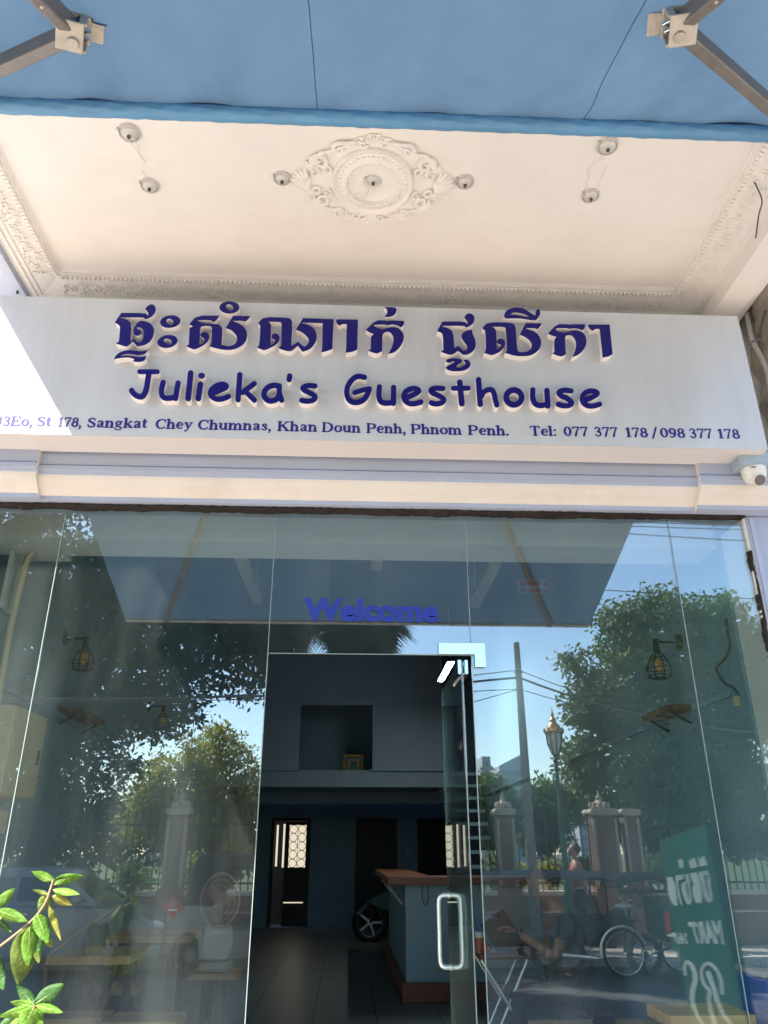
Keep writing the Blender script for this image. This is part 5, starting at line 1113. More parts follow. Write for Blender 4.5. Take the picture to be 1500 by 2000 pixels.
# utility pole and wires
w = RY(1040, 1700, -12.0); px_ = w.x; ptop = RY(1030, 1254, -12.0).z
t = thing('utility_pole', 'plain tapered concrete utility pole in front of the palace fence', 'pole', (px_, -12.0, -.25))
MB().lathe([(.115, -.249), (.10, 1.5), (.062, ptop-.02), (.04, ptop), (.001, ptop+.01)], (px_, -12.0, 0), 14).build('shaft', 'concretepole', t, True)
MB().torus((px_, -12, ptop-.62), .085, .012, 'z', 16, 6).build('band', 'iron', t)
def span(label, pts, r=.012, sag=.0):
    P = [Vector(p) for p in pts]; out = []
    for i in range(len(P)-1):
        for k in range(12): u = k/12; p = P[i].lerp(P[i+1], u); p.z -= sag*4*u*(1-u); out.append(p)
    out.append(P[-1]); o = MB().tube(out, r, 5).build('overhead_wire', 'wire', None, True); tag(o, label, 'wire')
za = RY(1035, 1322, -12).z; zb = RY(1035, 1345, -12).z
span('thick black overhead cable meeting the pole just below its top', [(-9, -11.6, za-.5), (px_, -12, za), (9, -12.2, za-1.1)], .024, .25)
span('thin overhead wire sloping down from the pole to the left', [(-6, -13.0, zb-2.2), (px_, -12, zb)], .009, .1)
span('thin overhead wire above the thick cable at the pole', [(-8, -12.4, za-.5), (px_, -12, za+.15), (8, -12, za-.9)], .009, .2)
span('lowest thin overhead wire running both ways from the pole', [(-8, -12.2, zb-.3), (px_, -12, zb), (8, -12, zb-1.0)], .009, .1)
for lab, a, b in [('high overhead wire crossing the sky above the right tree', (1170, 1152), (1480, 1170)), ('uppermost pair of overhead wires, upper one, near the glass head', (1190, 1018), (1440, 1026)), ('second overhead wire from the top, near the glass head', (1190, 1026), (1440, 1034)), ('third overhead wire from the top', (1195, 1040), (1450, 1056))]:
    p, r_ = RY(*a, -9.0), RY(*b, -9.0); d = r_-p; span(lab, [p-d*2.5, r_+d*1.5], .009, .0)
# street lamp
w = RY(1097, 1700, -11.9); zt = RY(1080, 1378, -11.9).z; lx = RY(1083, 1440, -11.9).x
t = thing('street_lamp', 'green street lamp with a gold crowned lantern', 'street lamp', (lx, -11.9, -.25)); zz = RY(1083, 1475, -11.9).z; hh = zt-zz
MB().lathe([(.001, -.249), (.20, -.249), (.20, -.05), (.13, .05), (.10, .55), (.06, .65), (.05, 2.0), (.065, 2.05), (.045, 2.1), (.035, zz-.12), (.06, zz-.08), (.035, zz-.04), (.07, zz)], (lx, -11.9, 0), 12).build('post', 'greenpaint', t, True)
q = MB()
for k in range(8):
    a_ = k*math.pi/4; q.tube([(lx+.07*math.cos(a_), -11.9+.07*math.sin(a_), zz), (lx+.15*math.cos(a_), -11.9+.15*math.sin(a_), zz+hh*.22), (lx+.16*math.cos(a_), -11.9+.16*math.sin(a_), zz+hh*.42)], .012, 5)
q.build('lantern_frame', 'greenpaint', t); MB().lathe([(.06, zz+.01), (.135, zz+hh*.22), (.145, zz+hh*.42)], (lx, -11.9, 0), 12).build('lantern_glass', 'milk', t, True)
MB().lathe([(.19, zz+hh*.42), (.20, zz+hh*.46), (.15, zz+hh*.5), (.13, zz+hh*.58), (.06, zz+hh*.66), (.07, zz+hh*.70), (.03, zz+hh*.76), (.035, zz+hh*.82), (.012, zz+hh*.88), (.001, zt)], (lx, -11.9, 0), 14).build('crown', 'gold', t, True)
for k in range(8): a_ = k*math.pi/4; MB().ell((lx+.19*math.cos(a_), -11.9+.19*math.sin(a_), zz+hh*.48), .025, .025, .05, 6, 4).build('crown_bead', 'gold', t)

# ------------------------------------------------------------------ trees
def leaves(name, m, parent, clumps, per, size, spread, flat=.75, rng=RNG, droop=0):
    C_ = np.repeat(np.array(clumps, float), per, axis=0); n = len(C_)
    off = rng.normal(0, 1, (n, 3)); off /= np.linalg.norm(off, axis=1)[:, None]+1e-9; off *= (rng.random(n)**.5)[:, None]*spread; off[:, 2] *= flat
    P = C_+off; a = rng.normal(0, 1, (n, 3)); a[:, 2] -= droop; a /= np.linalg.norm(a, axis=1)[:, None]; b = rng.normal(0, 1, (n, 3)); b -= a*(a*b).sum(1)[:, None]; b /= np.linalg.norm(b, axis=1)[:, None]
    L = size*(.6+.8*rng.random(n))[:, None]; V = np.stack([P, P+a*L*.5+b*L*.24, P+a*L, P+a*L*.5-b*L*.24], 1).reshape(-1, 3)
    off_ = np.array(OFF.get(parent.name, Vector())) if parent else 0
    V = V-off_; me = bpy.data.meshes.new(name); me.vertices.add(len(V)); me.vertices.foreach_set('co', V.ravel()); me.loops.add(4*n); me.loops.foreach_set('vertex_index', np.arange(4*n))
    me.polygons.add(n); me.polygons.foreach_set('loop_start', np.arange(0, 4*n, 4)); me.polygons.foreach_set('loop_total', np.full(n, 4)); me.update(); me.materials.append(M[m])
    o = bpy.data.objects.new(name, me); COL.objects.link(o)
    if parent: o.parent = parent
    return o
def tree(label, base, blobs, nclump, per, size, spread, m='leafdark', name='tree', tr=.22, droop=.3, group=None, yr=1.4):
    """blobs: (photo px, py, r_px, y) of the crown as mirrored in the glass."""
    t = thing(name, label, 'tree', base, 0, group); base = Vector(base); B_ = []
    for px, py, rp, y in blobs:
        c = RY(px, py, y); r = RY(px+rp, py, y).x-c.x; B_.append((c, abs(r)))
    wts = np.array([b[1]**2.2 for b in B_]); wts /= wts.sum(); cl = []
    for i in RNG.choice(len(B_), nclump, p=wts):
        c, r = B_[i]; d = RNG.normal(0, 1, 3); d /= np.linalg.norm(d); rr = r*(RNG.random()**.38); cl.append((c.x+d[0]*rr, c.y+d[1]*min(rr, yr), c.z+d[2]*rr*.9))
    leaves('crown', m, t, cl, per, size, spread, droop=droop)
    q = MB(); cz = sum(b[0].z*b[1] for b in B_)/sum(b[1] for b in B_); cxm = sum(b[0].x*b[1] for b in B_)/sum(b[1] for b in B_)
    fork = Vector((base.x+(cxm-base.x)*.25, base.y, base.z+(cz-base.z)*.5)); mid = (base+fork)/2+Vector((.1, 0, 0))
    q.tube([base, base+Vector((0, 0, .3)), mid, fork], [tr*1.5, tr*1.05, tr*.9, tr*.75], 10); q.build('trunk', 'bark', t, True); q = MB()
    for c, r in B_:
        m2 = fork.lerp(c, .5)+Vector((0, 0, r*.15)); q.tube([fork, m2, c], [tr*.5, tr*.28, tr*.08], 6)
        for k in range(4):
            d = Vector(RNG.normal(0, 1, 3)).normalized()*r*.75; d.y *= .6; q.tube([m2.lerp(c, .4+.15*k), c+d], [tr*.14, .012], 5)
    q.build('limbs', 'bark', t, True); return t
# big dark tree on the left
b = RY(60, 1700, -14.5).x
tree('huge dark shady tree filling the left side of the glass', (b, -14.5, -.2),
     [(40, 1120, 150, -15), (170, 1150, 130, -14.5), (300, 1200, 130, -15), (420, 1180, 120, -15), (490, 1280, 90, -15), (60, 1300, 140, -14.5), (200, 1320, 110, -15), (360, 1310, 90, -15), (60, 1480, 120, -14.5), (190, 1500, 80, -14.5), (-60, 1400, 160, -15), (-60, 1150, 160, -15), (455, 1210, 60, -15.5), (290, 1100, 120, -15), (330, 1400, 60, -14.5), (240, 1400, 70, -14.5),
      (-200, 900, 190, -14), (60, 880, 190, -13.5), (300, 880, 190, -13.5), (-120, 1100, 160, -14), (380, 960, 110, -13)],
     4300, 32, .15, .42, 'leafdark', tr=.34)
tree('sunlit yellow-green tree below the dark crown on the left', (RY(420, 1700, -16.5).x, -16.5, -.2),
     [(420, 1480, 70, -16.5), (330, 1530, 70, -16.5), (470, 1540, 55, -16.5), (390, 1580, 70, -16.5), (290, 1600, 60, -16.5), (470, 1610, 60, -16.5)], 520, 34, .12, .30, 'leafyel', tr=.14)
# large tree on the right
b = RY(1330, 1700, -15).x
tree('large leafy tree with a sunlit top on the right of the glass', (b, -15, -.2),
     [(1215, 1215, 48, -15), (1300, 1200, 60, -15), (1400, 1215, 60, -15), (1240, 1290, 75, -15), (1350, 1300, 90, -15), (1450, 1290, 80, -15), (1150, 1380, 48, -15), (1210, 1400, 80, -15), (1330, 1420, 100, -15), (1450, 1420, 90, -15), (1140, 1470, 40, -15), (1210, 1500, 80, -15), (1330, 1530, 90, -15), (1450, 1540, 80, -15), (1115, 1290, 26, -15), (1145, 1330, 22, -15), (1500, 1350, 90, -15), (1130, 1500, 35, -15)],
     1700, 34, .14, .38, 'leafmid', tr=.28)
# mid-distance garden trees and shrubs behind the fence
G1 = 'garden trees behind the palace fence'
tree('round green tree left of the concrete pole', (RY(960, 1700, -22).x, -22, -.2), [(950, 1560, 45, -22), (990, 1590, 40, -22), (940, 1620, 45, -22)], 260, 30, .17, .42, 'leafmid', group=G1, tr=.12)
tree('low green tree between the pole and the lamp', (RY(1065, 1700, -24).x, -24, -.2), [(1060, 1560, 45, -24), (1100, 1590, 40, -24), (1040, 1610, 45, -24), (1130, 1560, 40, -24)], 300, 30, .18, .45, 'leafmid', group=G1, tr=.12)
tree('small dark tree with bare lower trunk by the pole', (RY(1068, 1700, -15).x, -15, -.2), [(1065, 1600, 30, -15), (1050, 1640, 28, -15), (1085, 1630, 24, -15), (1040, 1590, 18, -15)], 150, 26, .11, .26, 'leafdark', group=G1, tr=.06)
tree('dark tree right behind the widest pillar', (RY(1240, 1700, -19).x, -19, -.2), [(1240, 1600, 60, -19), (1310, 1620, 60, -19), (1180, 1590, 40, -19), (1380, 1610, 60, -19), (1450, 1620, 60, -19)], 480, 30, .16, .42, 'leafdark', group=G1, tr=.14)
tree('shady tree behind the left pillar', (RY(250, 1700, -20).x, -20, -.2), [(230, 1620, 70, -20), (120, 1620, 80, -20), (10, 1600, 80, -20), (340, 1640, 60, -20), (450, 1650, 60, -20)], 520, 30, .17, .5, 'leafdark', group=G1, tr=.14)
tree('far pale tree at the left end of the fence', (RY(-60, 1700, -22).x, -22, -.2), [(-60, 1600, 90, -22), (-160, 1580, 90, -22)], 220, 28, .2, .5, 'leafmid', group=G1, tr=.14)
i_ = 0
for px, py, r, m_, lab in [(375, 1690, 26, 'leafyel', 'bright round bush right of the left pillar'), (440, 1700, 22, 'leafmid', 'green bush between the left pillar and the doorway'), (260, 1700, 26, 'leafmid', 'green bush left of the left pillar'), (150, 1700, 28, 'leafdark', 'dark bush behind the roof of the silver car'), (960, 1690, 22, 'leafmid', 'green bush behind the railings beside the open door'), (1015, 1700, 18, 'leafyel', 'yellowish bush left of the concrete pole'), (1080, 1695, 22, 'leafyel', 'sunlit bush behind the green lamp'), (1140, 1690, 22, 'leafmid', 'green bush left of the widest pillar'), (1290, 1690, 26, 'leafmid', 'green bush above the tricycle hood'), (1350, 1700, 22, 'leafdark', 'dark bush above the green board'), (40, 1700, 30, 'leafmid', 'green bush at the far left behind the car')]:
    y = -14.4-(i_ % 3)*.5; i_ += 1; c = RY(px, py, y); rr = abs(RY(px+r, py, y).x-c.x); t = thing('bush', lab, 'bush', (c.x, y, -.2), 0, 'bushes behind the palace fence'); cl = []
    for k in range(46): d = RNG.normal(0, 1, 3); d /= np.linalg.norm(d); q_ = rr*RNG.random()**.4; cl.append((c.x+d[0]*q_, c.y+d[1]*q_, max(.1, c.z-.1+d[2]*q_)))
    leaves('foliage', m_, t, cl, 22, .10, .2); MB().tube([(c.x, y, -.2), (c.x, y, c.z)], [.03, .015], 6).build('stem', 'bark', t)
# palm
def palm(px, base_y, y, n, L, label, tr):
    c = RY(px, base_y, y); t = thing('palm_tree', label, 'palm', (c.x, y, -.2), 0, 'sugar palms beyond the awning'); q = MB(); prof_ = []
    for k in range(26): u = k/25; prof_.append(((tr*.62+tr*.4*max(0, u-.78)/.22)*(1+.07*(k % 2)), -.2+(c.z+.5)*u))
    MB().lathe(prof_, (c.x, y, 0), 16).build('trunk', 'palmtrunk', t, True)
    q = MB()
    for k in range(60): a_ = random.uniform(0, 6.28); z = c.z-.55+random.random()*.9; q.bar((c.x+tr*.8*math.cos(a_), y+tr*.8*math.sin(a_), z), (c.x+tr*1.35*math.cos(a_), y+tr*1.35*math.sin(a_), z+.28), .05, .03)
    q.build('leaf_bases', 'palmtrunk', t, kind='stuff')
    for i in range(n):
        a_ = 2*math.pi*i/n*1.0+random.uniform(-.2, .2); el = R_(random.choice([-68, -52, -40, -26, -10, 15, 50])+random.uniform(-8, 8)); d = Vector((math.cos(a_)*math.cos(el), math.sin(a_)*math.cos(el), math.sin(el)))
        s = d.cross(Vector((0, 0, 1))).normalized(); u_ = s.cross(d); p0 = Vector((c.x, y, c.z+.1)); p1 = p0+d*L*.5; q = MB(); q.tube([p0, p1], .022, 5); R2 = L*.55; vs = []
        for k in range(26):
            b_ = -2.0+4.0*k/25; dr = (d*math.cos(b_)+s*math.sin(b_)).normalized(); e = p1+dr*R2*(1-.06*(k % 2))-Vector((0, 0, R2*.16)); m__ = p1+dr*R2*.55+u_*.02; w_ = R2*.055; tt = d*-math.sin(b_)+s*math.cos(b_)
            q.add([p1, m__-tt*w_, e, m__+tt*w_], [(0, 1, 2, 3)])
        q.build('frond', 'palmleaf', t)
palm(708, 1195, -13.6, 34, 1.55, 'big fan palm whose crown hangs just below the awning, behind the lettering', .42)
palm(545, 1190, -16.5, 26, 1.6, 'second fan palm, half hidden left of the first one', .32)
# distant buildings
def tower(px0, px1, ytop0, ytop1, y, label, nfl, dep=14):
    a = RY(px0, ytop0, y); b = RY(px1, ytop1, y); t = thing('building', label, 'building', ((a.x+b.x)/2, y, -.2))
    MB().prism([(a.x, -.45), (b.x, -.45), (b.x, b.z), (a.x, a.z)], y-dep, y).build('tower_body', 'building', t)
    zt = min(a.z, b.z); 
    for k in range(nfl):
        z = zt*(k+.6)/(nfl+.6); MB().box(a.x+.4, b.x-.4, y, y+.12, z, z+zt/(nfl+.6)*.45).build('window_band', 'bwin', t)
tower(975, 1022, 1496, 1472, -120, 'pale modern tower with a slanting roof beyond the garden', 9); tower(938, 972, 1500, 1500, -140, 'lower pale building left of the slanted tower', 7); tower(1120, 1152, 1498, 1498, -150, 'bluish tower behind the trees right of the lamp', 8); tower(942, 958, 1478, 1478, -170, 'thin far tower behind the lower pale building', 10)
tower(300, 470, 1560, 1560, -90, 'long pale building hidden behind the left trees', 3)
# ------------------------------------------------------------------ vehicles at the far kerb
GZ = -.38
def carw(parent, x, y, R=.34):
    c = Vector((x, y, GZ+R)); MB().torus(c, R-.075, .085, 'y', 32, 8).build('tyre', 'rubber', parent, True)
    q = MB().torus(c, R-.135, .022, 'y', 32, 6); q.tube([c-Vector((0, .03, 0)), c+Vector((0, .05, 0))], .05, 12)
    for k in range(7): a_ = 2*math.pi*k/7; q.bar(c+Vector((0, .03, 0))+Vector((math.cos(a_), 0, math.sin(a_)))*.04, c+Vector((0, .015, 0))+Vector((math.cos(a_), 0, math.sin(a_)))*(R-.13), .045, .02, (0, 1, 0))
    q.build('rim', 'alloy', parent, True); MB().tube([c-Vector((0, .06, 0)), c-Vector((0, .02, 0))], R-.14, 20).build('wheel_well', 'black', parent)
wx = RY(207, 1883, -10.0).x      # front wheel centre of the silver car
def car(fx, yside, label):
    t = thing('parked_car', label, 'car', (fx-1.3, yside-.9, GZ)); y1 = yside; y0 = yside-1.78; X_ = lambda u: fx+u; Z_ = lambda h: GZ+h
    low = [(-3.42, .30), (-3.50, .55), (-3.46, .98), (-3.30, 1.02), (-1.0, .98), (-.15, .96), (.45, .86), (.76, .70), (.83, .48), (.78, .26), (.40, .24)]+[(.40*math.cos(a_), .34+.40*math.sin(a_)) for a_ in [R_(d) for d in range(0, 181, 20)]]+[(-.45, .22), (-2.2, .22)]+[(-2.66+.40*math.cos(a_), .34+.40*math.sin(a_)) for a_ in [R_(d) for d in range(0, 181, 20)]]
    MB().prism([(X_(a_), Z_(b_)) for a_, b_ in low], y0, y1).build('body', 'carwhite', t, bevel=.05)
    cab = [(-3.34, 1.0), (-3.05, 1.40), (-2.75, 1.475), (-1.5, 1.50), (-1.0, 1.46), (-.62, 1.25), (-.18, .98)]
    q = MB(); n = len(cab)
    for yy, k in ((y0, 1), (y1, -1)):
        pass
    inn = [.03, .17, .20, .20, .19, .12, .03]
    q.add([(X_(a_), y0+inn[i], Z_(b_)) for i, (a_, b_) in enumerate(cab)]+[(X_(a_), y1-inn[i], Z_(b_)) for i, (a_, b_) in enumerate(cab)], [(i, i+1, n+i+1, n+i) for i in range(n-1)]+[tuple(range(n)), tuple(range(2*n-1, n-1, -1))]); q.build('cabin', 'carwhite', t, bevel=.03)
    def wy(h): return y1-.03-.17*(h-1.0)/.45+.012
    for k, pl in enumerate([[(-3.12, 1.06), (-2.92, 1.34), (-2.55, 1.40), (-2.42, 1.06)], [(-2.36, 1.06), (-2.44, 1.40), (-1.62, 1.42), (-1.58, 1.06)], [(-1.52, 1.06), (-1.55, 1.42), (-1.08, 1.39), (-.72, 1.2), (-.42, 1.05)]]):
        MB().add([(X_(a_), wy(b_), Z_(b_)) for a_, b_ in pl]+[(X_(a_), wy(b_)-.02, Z_(b_)) for a_, b_ in pl], [tuple(range(len(pl))), tuple(range(2*len(pl)-1, len(pl)-1, -1))]+[(i, (i+1) % len(pl), (i+1) % len(pl)+len(pl), i+len(pl)) for i in range(len(pl))]).build('window', 'carwin', t)
    MB().add([(X_(-.98), y0+.22, Z_(1.44)), (X_(-.98), y1-.22, Z_(1.44)), (X_(-.22), y1-.10, Z_(1.015)), (X_(-.22), y0+.10, Z_(1.015)), (X_(-1.0), y0+.24, Z_(1.42)), (X_(-1.0), y1-.24, Z_(1.42)), (X_(-.24), y1-.12, Z_(.99)), (X_(-.24), y0+.12, Z_(.99))], [(0, 1, 2, 3), (7, 6, 5, 4), (0, 4, 5, 1), (1, 5, 6, 2), (2, 6, 7, 3), (3, 7, 4, 0)]).build('windscreen', 'carwin', t).location.z = .02
    for a_ in (-2.40, -1.55, -.50): MB().box(X_(a_)-.005, X_(a_)+.005, y1+.0005, y1+.003, Z_(.28), Z_(.97)).build('door_seam', 'black', t)
    for a_ in (-2.2, -1.36): MB().box(X_(a_)-.1, X_(a_)+.08, y1+.002, y1+.03, Z_(.86), Z_(.89)).build('door_handle', 'chrome', t)
    MB().ell((X_(-.55), y1+.08, Z_(1.06)), .09, .09, .075, 10, 7).build('wing_mirror', 'carwhite', t, True); MB().ell((X_(.66), y1-.16, Z_(.70)), .14, .15, .08, 12, 7).build('headlight', 'milk', t, True)
    MB().box(X_(-2.2), X_(-.45), y1+.001, y1+.02, Z_(.22), Z_(.30)).build('sill_trim', 'black', t); MB().ell((X_(-3.47), y1-.2, Z_(.85)), .05, .14, .12, 8, 6).build('tail_light', 'red', t, True)
    for u in (0, -2.66):
        for yy in (y1-.12,): carw(t, X_(u), yy)
        MB().torus((X_(u), y0+.12, GZ+.34), .25, .09, 'y', 20, 8).build('tyre', 'rubber', t, True)
    return t
car(wx, -9.95, 'silver hatchback parked across the road, mirrored in the left glass')
# auto rickshaw with black canopy and red diamond mark
ax = RY(310, 1860, -10.1).x
t = thing('auto_rickshaw', 'three-wheeled taxi with a pale body, black canopy and a red diamond mark', 'auto rickshaw', (ax+1.2, -10.8, GZ)); y1 = -10.15; y0 = -11.35
def Zr(h): return GZ+h
lowp = [(.0, .30), (-.03, .62), (.12, .86), (.35, .98), (.75, .96), (.80, .62), (1.55, .60), (1.60, .98), (2.55, .98), (2.60, .40), (2.45, .25), (2.32, .25)]+[(2.0+.32*math.cos(a_), .26+.32*math.sin(a_)) for a_ in [R_(d) for d in range(10, 171, 20)]]+[(1.6, .22), (.62, .22), (.58, .5), (.42, .6), (.22, .5), (.15, .28)]
MB().prism([(ax+a_, Zr(b_)) for a_, b_ in lowp], y0, y1).build('body_shell', 'paleplastic', t, bevel=.03)
MB().prism([(ax+.30, Zr(1.0)), (ax+.42, Zr(1.62)), (ax+.55, Zr(1.74)), (ax+2.45, Zr(1.74)), (ax+2.62, Zr(1.6)), (ax+2.62, Zr(.99)), (ax+1.62, Zr(.99)), (ax+1.58, Zr(1.5)), (ax+.86, Zr(1.5)), (ax+.80, Zr(1.0))], y0+.02, y1-.02).build('canopy', 'canvasblack', t, bevel=.04)
d_ = RY(337, 1772, y1); r_ = .17
MB().prism([(d_.x-r_, d_.z), (d_.x, d_.z+r_), (d_.x+r_, d_.z), (d_.x, d_.z-r_)], y1+.0, y1+.012).build('diamond_mark', 'red', t); MB().torus((d_.x, y1+.018, d_.z+.05), .035, .01, 'y', 14, 5).build('ring_mark', 'whiteplastic', t)
MB().box(d_.x-.07, d_.x+.07, y1+.0125, y1+.016, d_.z-.045, d_.z-.02).build('mark_line', 'boardwhite', t)
MB().add([(ax+.28, y0+.08, Zr(1.0)), (ax+.28, y1-.08, Zr(1.0)), (ax+.42, y1-.1, Zr(1.6)), (ax+.42, y0+.1, Zr(1.6))], [(0, 1, 2, 3)]).build('windscreen', 'carwin', t)
for x_, y_ in ((ax+.38, (y0+y1)/2), (ax+2.0, y1-.1), (ax+2.0, y0+.1)): c = Vector((x_, y_, GZ+.23)); MB().torus(c, .17, .06, 'y', 24, 8).build('tyre', 'rubber', t, True); MB().torus(c, .11, .018, 'y', 20, 6).tube([c-Vector((0, .03, 0)), c+Vector((0, .05, 0))], .09, 12).build('rim', 'alloy', t, True)
MB().ell((ax+.06, y1-.25, Zr(.78)), .05, .09, .09, 8, 6).build('headlight', 'milk', t, True)
MB().box(ax+1.62, ax+2.5, y1-.5, y0+.2, Zr(.99), Zr(1.05)).build('seat', 'woodgrey', t)
# trailer rickshaw with grey canopy
rx0 = RY(912, 1712, -10.3).x; rx1 = RY(1200, 1712, -10.3).x; zc_ = RY(1050, 1716, -10.3).z
t = thing('tuk_tuk_trailer', 'passenger trailer with a long flat grey canopy on thin posts', 'tuk-tuk', ((rx0+rx1)/2, -10.8, GZ))
q = MB(); ys_ = (-11.35, -11.15, -10.8, -10.45, -10.25); hs = (-.01, .05, .09, .05, -.01); n = 14
q.add([(rx0+(rx1-rx0)*i/n, y, zc_+h+.03*math.sin(math.pi*i/n)) for i in range(n+1) for y, h in zip(ys_, hs)]+[(rx0+(rx1-rx0)*i/n, y, zc_+h-.03+.03*math.sin(math.pi*i/n)) for i in range(n+1) for y, h in zip(ys_, hs)],
      [(i*5+j, i*5+j+1, i*5+j+6, i*5+j+5) for i in range(n) for j in range(4)]+[(75+i*5+j, 75+i*5+j+5, 75+i*5+j+6, 75+i*5+j+1) for i in range(n) for j in range(4)]+[(i*5, i*5+5, 75+i*5+5, 75+i*5) for i in range(n)]+[(i*5+4, 75+i*5+4, 75+i*5+9, i*5+9) for i in range(n)]); q.build('canopy', 'canopygrey', t, True)
for x_ in (rx0+.25, rx1-.15):
    for y in (-11.25, -10.35): MB().tube([(x_, y, GZ+.5), (x_, y, zc_)], .014, 6).build('post', 'blackmetal', t)
MB().prism([(rx0+.2, Zr(.42)), (rx1-.1, Zr(.42)), (rx1-.05, Zr(.75)), (rx1-.3, Zr(.78)), (rx1-.5, Zr(.52)), (rx0+.7, Zr(.52)), (rx0+.5, Zr(.78)), (rx0+.2, Zr(.75))], -11.3, -10.3).build('carriage_body', 'woodgrey', t, bevel=.02)
for y in (-11.33, -10.25): MB().torus(((rx0+rx1)/2, y, GZ+.28), .22, .055, 'y', 24, 8).build('tyre', 'rubber', t, True); 
# motorbike
mx = RY(1110, 1880, -9.9).x
t = thing('motorbike', 'dark motorbike with panniers parked between the trailer and the green tricycle', 'motorbike', (mx, -9.9, GZ))
for x_ in (mx, mx+1.22): c = Vector((x_, -9.9, GZ+.30)); MB().torus(c, .25, .05, 'y', 28, 8).build('tyre', 'rubber', t, True); q = MB().torus(c, .20, .014, 'y', 24, 5).tube([c-Vector((0, .05, 0)), c+Vector((0, .05, 0))], .05, 10); [q.bar(c, c+Vector((math.cos(k*.785), 0, math.sin(k*.785)))*.2, .006, .006, (0, 1, 0)) for k in range(8)]; q.build('rim', 'alloy', t, True)
MB().prism([(mx+.10, Zr(.72)), (mx+.55, Zr(.80)), (mx+.85, Zr(.95)), (mx+1.05, Zr(.98)), (mx+1.0, Zr(.62)), (mx+.75, Zr(.38)), (mx+.35, Zr(.42))], -10.0, -9.8).build('body', 'black', t, bevel=.03)
MB().prism([(mx-.05, Zr(.76)), (mx+.62, Zr(.80)), (mx+.60, Zr(.88)), (mx-.02, Zr(.86))], -10.02, -9.78).build('seat', 'canvasblack', t, bevel=.02)
for y in (-10.12, -9.68): MB().box(mx-.12, mx+.25, y-.06, y+.06, Zr(.45), Zr(.82)).build('pannier', 'canvasblack', t, bevel=.03)
MB().tube([(mx+1.22, -9.84, Zr(.30)), (mx+1.02, -9.84, Zr(1.0))], .018, 6).tube([(mx+1.0, -10.2, Zr(1.08)), (mx+.98, -9.9, Zr(1.02)), (mx+1.0, -9.6, Zr(1.08))], .014, 6).build('handlebar', 'steel', t, True)
MB().ell((mx+1.12, -9.9, Zr(.90)), .08, .07, .08, 8, 6).build('headlight', 'milk', t, True); MB().tube([(mx-.1, -9.80, Zr(.3)), (mx+.5, -9.78, Zr(.25))], .035, 8).build('exhaust', 'steel', t, True)
# cyclo
cx0 = RY(1220, 1863, -9.7).x; cyy = -9.7
t = thing('cyclo', 'green three-wheeled pedal cyclo with a black hood parked across the road', 'cyclo', (cx0, cyy, GZ))
def spoked(parent, x, y, R=.335, fender=True):
    c = Vector((x, y, GZ+R)); MB().torus(c, R-.02, .020, 'y', 40, 6).build('tyre', 'rubber', parent, True); q = MB().torus(c, R-.045, .009, 'y', 40, 5).tube([c-Vector((0, .04, 0)), c+Vector((0, .04, 0))], .022, 8)
    for k in range(24): a_ = 2*math.pi*k/24; q.bar(c, c+Vector((math.cos(a_), 0, math.sin(a_)))*(R-.045), .0035, .0035, (0, 1, 0))
    q.build('rim', 'steel', parent, True)
    if fender: MB().tube([c+Vector((math.cos(a_), 0, math.sin(a_)))*(R+.03) for a_ in [R_(d) for d in range(20, 200, 10)]], .022, 6).build('fender', 'steel', parent, True)
spoked(t, cx0, cyy); spoked(t, cx0+1.05, cyy+.42); spoked(t, cx0+1.05, cyy-.42)
q = MB()
for a_, b_ in [((0, .335), (.10, .85)), ((.10, .85), (.35, .30)), ((0, .335), (.35, .30)), ((.10, .80), (.75, .72)), ((.35, .30), (.85, .45)), ((.75, .72), (1.05, .335))]: q.tube([(cx0+a_[0], cyy, Zr(a_[1])), (cx0+b_[0], cyy, Zr(b_[1]))], .017, 6)
q.tube([(cx0+1.05, cyy-.42, Zr(.335)), (cx0+1.05, cyy+.42, Zr(.335))], .018, 6); q.build('frame', 'cyclogreen', t, True)
MB().ell((cx0+.07, cyy, Zr(.98)), .15, .09, .045, 12, 6).build('saddle', 'whiteplastic', t, True); MB().tube([(cx0+.10, cyy, Zr(.85)), (cx0+.08, cyy, Zr(.95))], .014, 6).build('seat_post', 'steel', t)
MB().tube(catmull([(cx0+.35, cyy-.3, Zr(.95)), (cx0+.48, cyy-.25, Zr(1.0)), (cx0+.55, cyy, Zr(.98)), (cx0+.48, cyy+.25, Zr(1.0)), (cx0+.35, cyy+.3, Zr(.95))]), .012, 6).build('handlebar', 'cyclogreen', t, True)
for k in (-1, 1): MB().tube([(cx0+.35, cyy, Zr(.30)), (cx0+.35+.14*k, cyy+.08*k, Zr(.30+.08*k))], .01, 5).build('pedal_crank', 'steel', t)
MB().torus((cx0+.35, cyy+.05, Zr(.30)), .09, .008, 'y', 18, 5).build('chainring', 'steel', t)
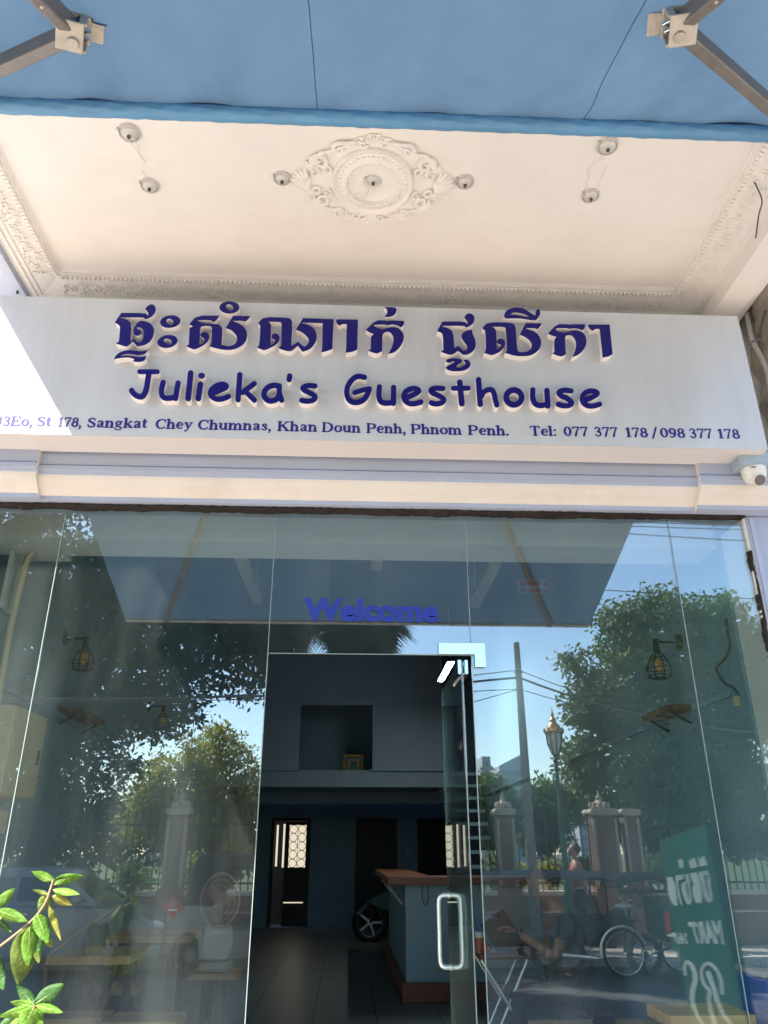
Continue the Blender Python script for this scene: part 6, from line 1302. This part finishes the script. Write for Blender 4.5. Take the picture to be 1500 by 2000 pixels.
MB().prism([(cx0+.62, Zr(.50)), (cx0+1.45, Zr(.42)), (cx0+1.62, Zr(.52)), (cx0+1.55, Zr(.60)), (cx0+1.25, Zr(.66)), (cx0+.85, Zr(.68)), (cx0+.62, Zr(1.12)), (cx0+.52, Zr(1.12)), (cx0+.52, Zr(.6))], cyy-.40, cyy+.40).build('passenger_seat', 'cyclogreen', t, bevel=.02)
MB().prism([(cx0+.68, Zr(.681)), (cx0+1.28, Zr(.665)), (cx0+1.28, Zr(.72)), (cx0+.66, Zr(.75))], cyy-.36, cyy+.36).build('seat_cushion', 'brightgreen', t, bevel=.02); MB().box(cx0+.55, cx0+1.5, cyy+.401, cyy+.425, Zr(.60), Zr(.63)).build('side_rail', 'steel', t)
MB().box(cx0+.6, cx0+1.5, cyy+.401, cyy+.42, Zr(.44), Zr(.58)).build('side_panel', 'brightgreen', t)
hz0 = RY(1200, 1725, cyy).z; hx0 = RY(1190, 1720, cyy).x; hx1 = RY(1325, 1720, cyy).x
q = MB(); n = 16; ys_ = (cyy-.48, cyy-.3, cyy, cyy+.3, cyy+.48)
q.add([(hx0+(hx1-hx0)*i/n, y, hz0+.15*math.sin(math.pi*(i+.8)/(n+2))**.7+(.04 if abs(y-cyy) < .4 else -.04)-.05) for i in range(n+1) for y in ys_], [(i*5+j, i*5+j+1, i*5+j+6, i*5+j+5) for i in range(n) for j in range(4)]); o = q.build('hood', 'canvasblack', t, True); sl = o.modifiers.new('thickness', 'SOLIDIFY'); sl.thickness = .02
q = MB()
for k in range(26): q.ell((hx0+(hx1-hx0)*k/25, cyy+.49, hz0-.10), .03, .008, .03, 6, 4)
q.build('hood_fringe', 'canvasblack', t, kind='stuff')
for x_ in (hx0+.22, hx0+.52): MB().tube([(cx0+.58, cyy+.40, Zr(.9)), (x_, cyy+.44, hz0-.03)], .012, 6).build('hood_stay', 'blackmetal', t); MB().tube([(cx0+.58, cyy-.40, Zr(.9)), (x_, cyy-.44, hz0-.03)], .012, 6).build('hood_stay', 'blackmetal', t)
# second cyclo fragments: red tail lamp post, bicycle beyond
c = RY(1303, 1800, -9.2); o = MB().tube([(c.x, -9.2, c.z-.14), (c.x, -9.2, c.z+.13)], .045, 14).build('fire_extinguisher', 'red', None, True); o['label'] = 'bright red cylinder hanging at the right end of the cyclo'; o['category'] = 'extinguisher'
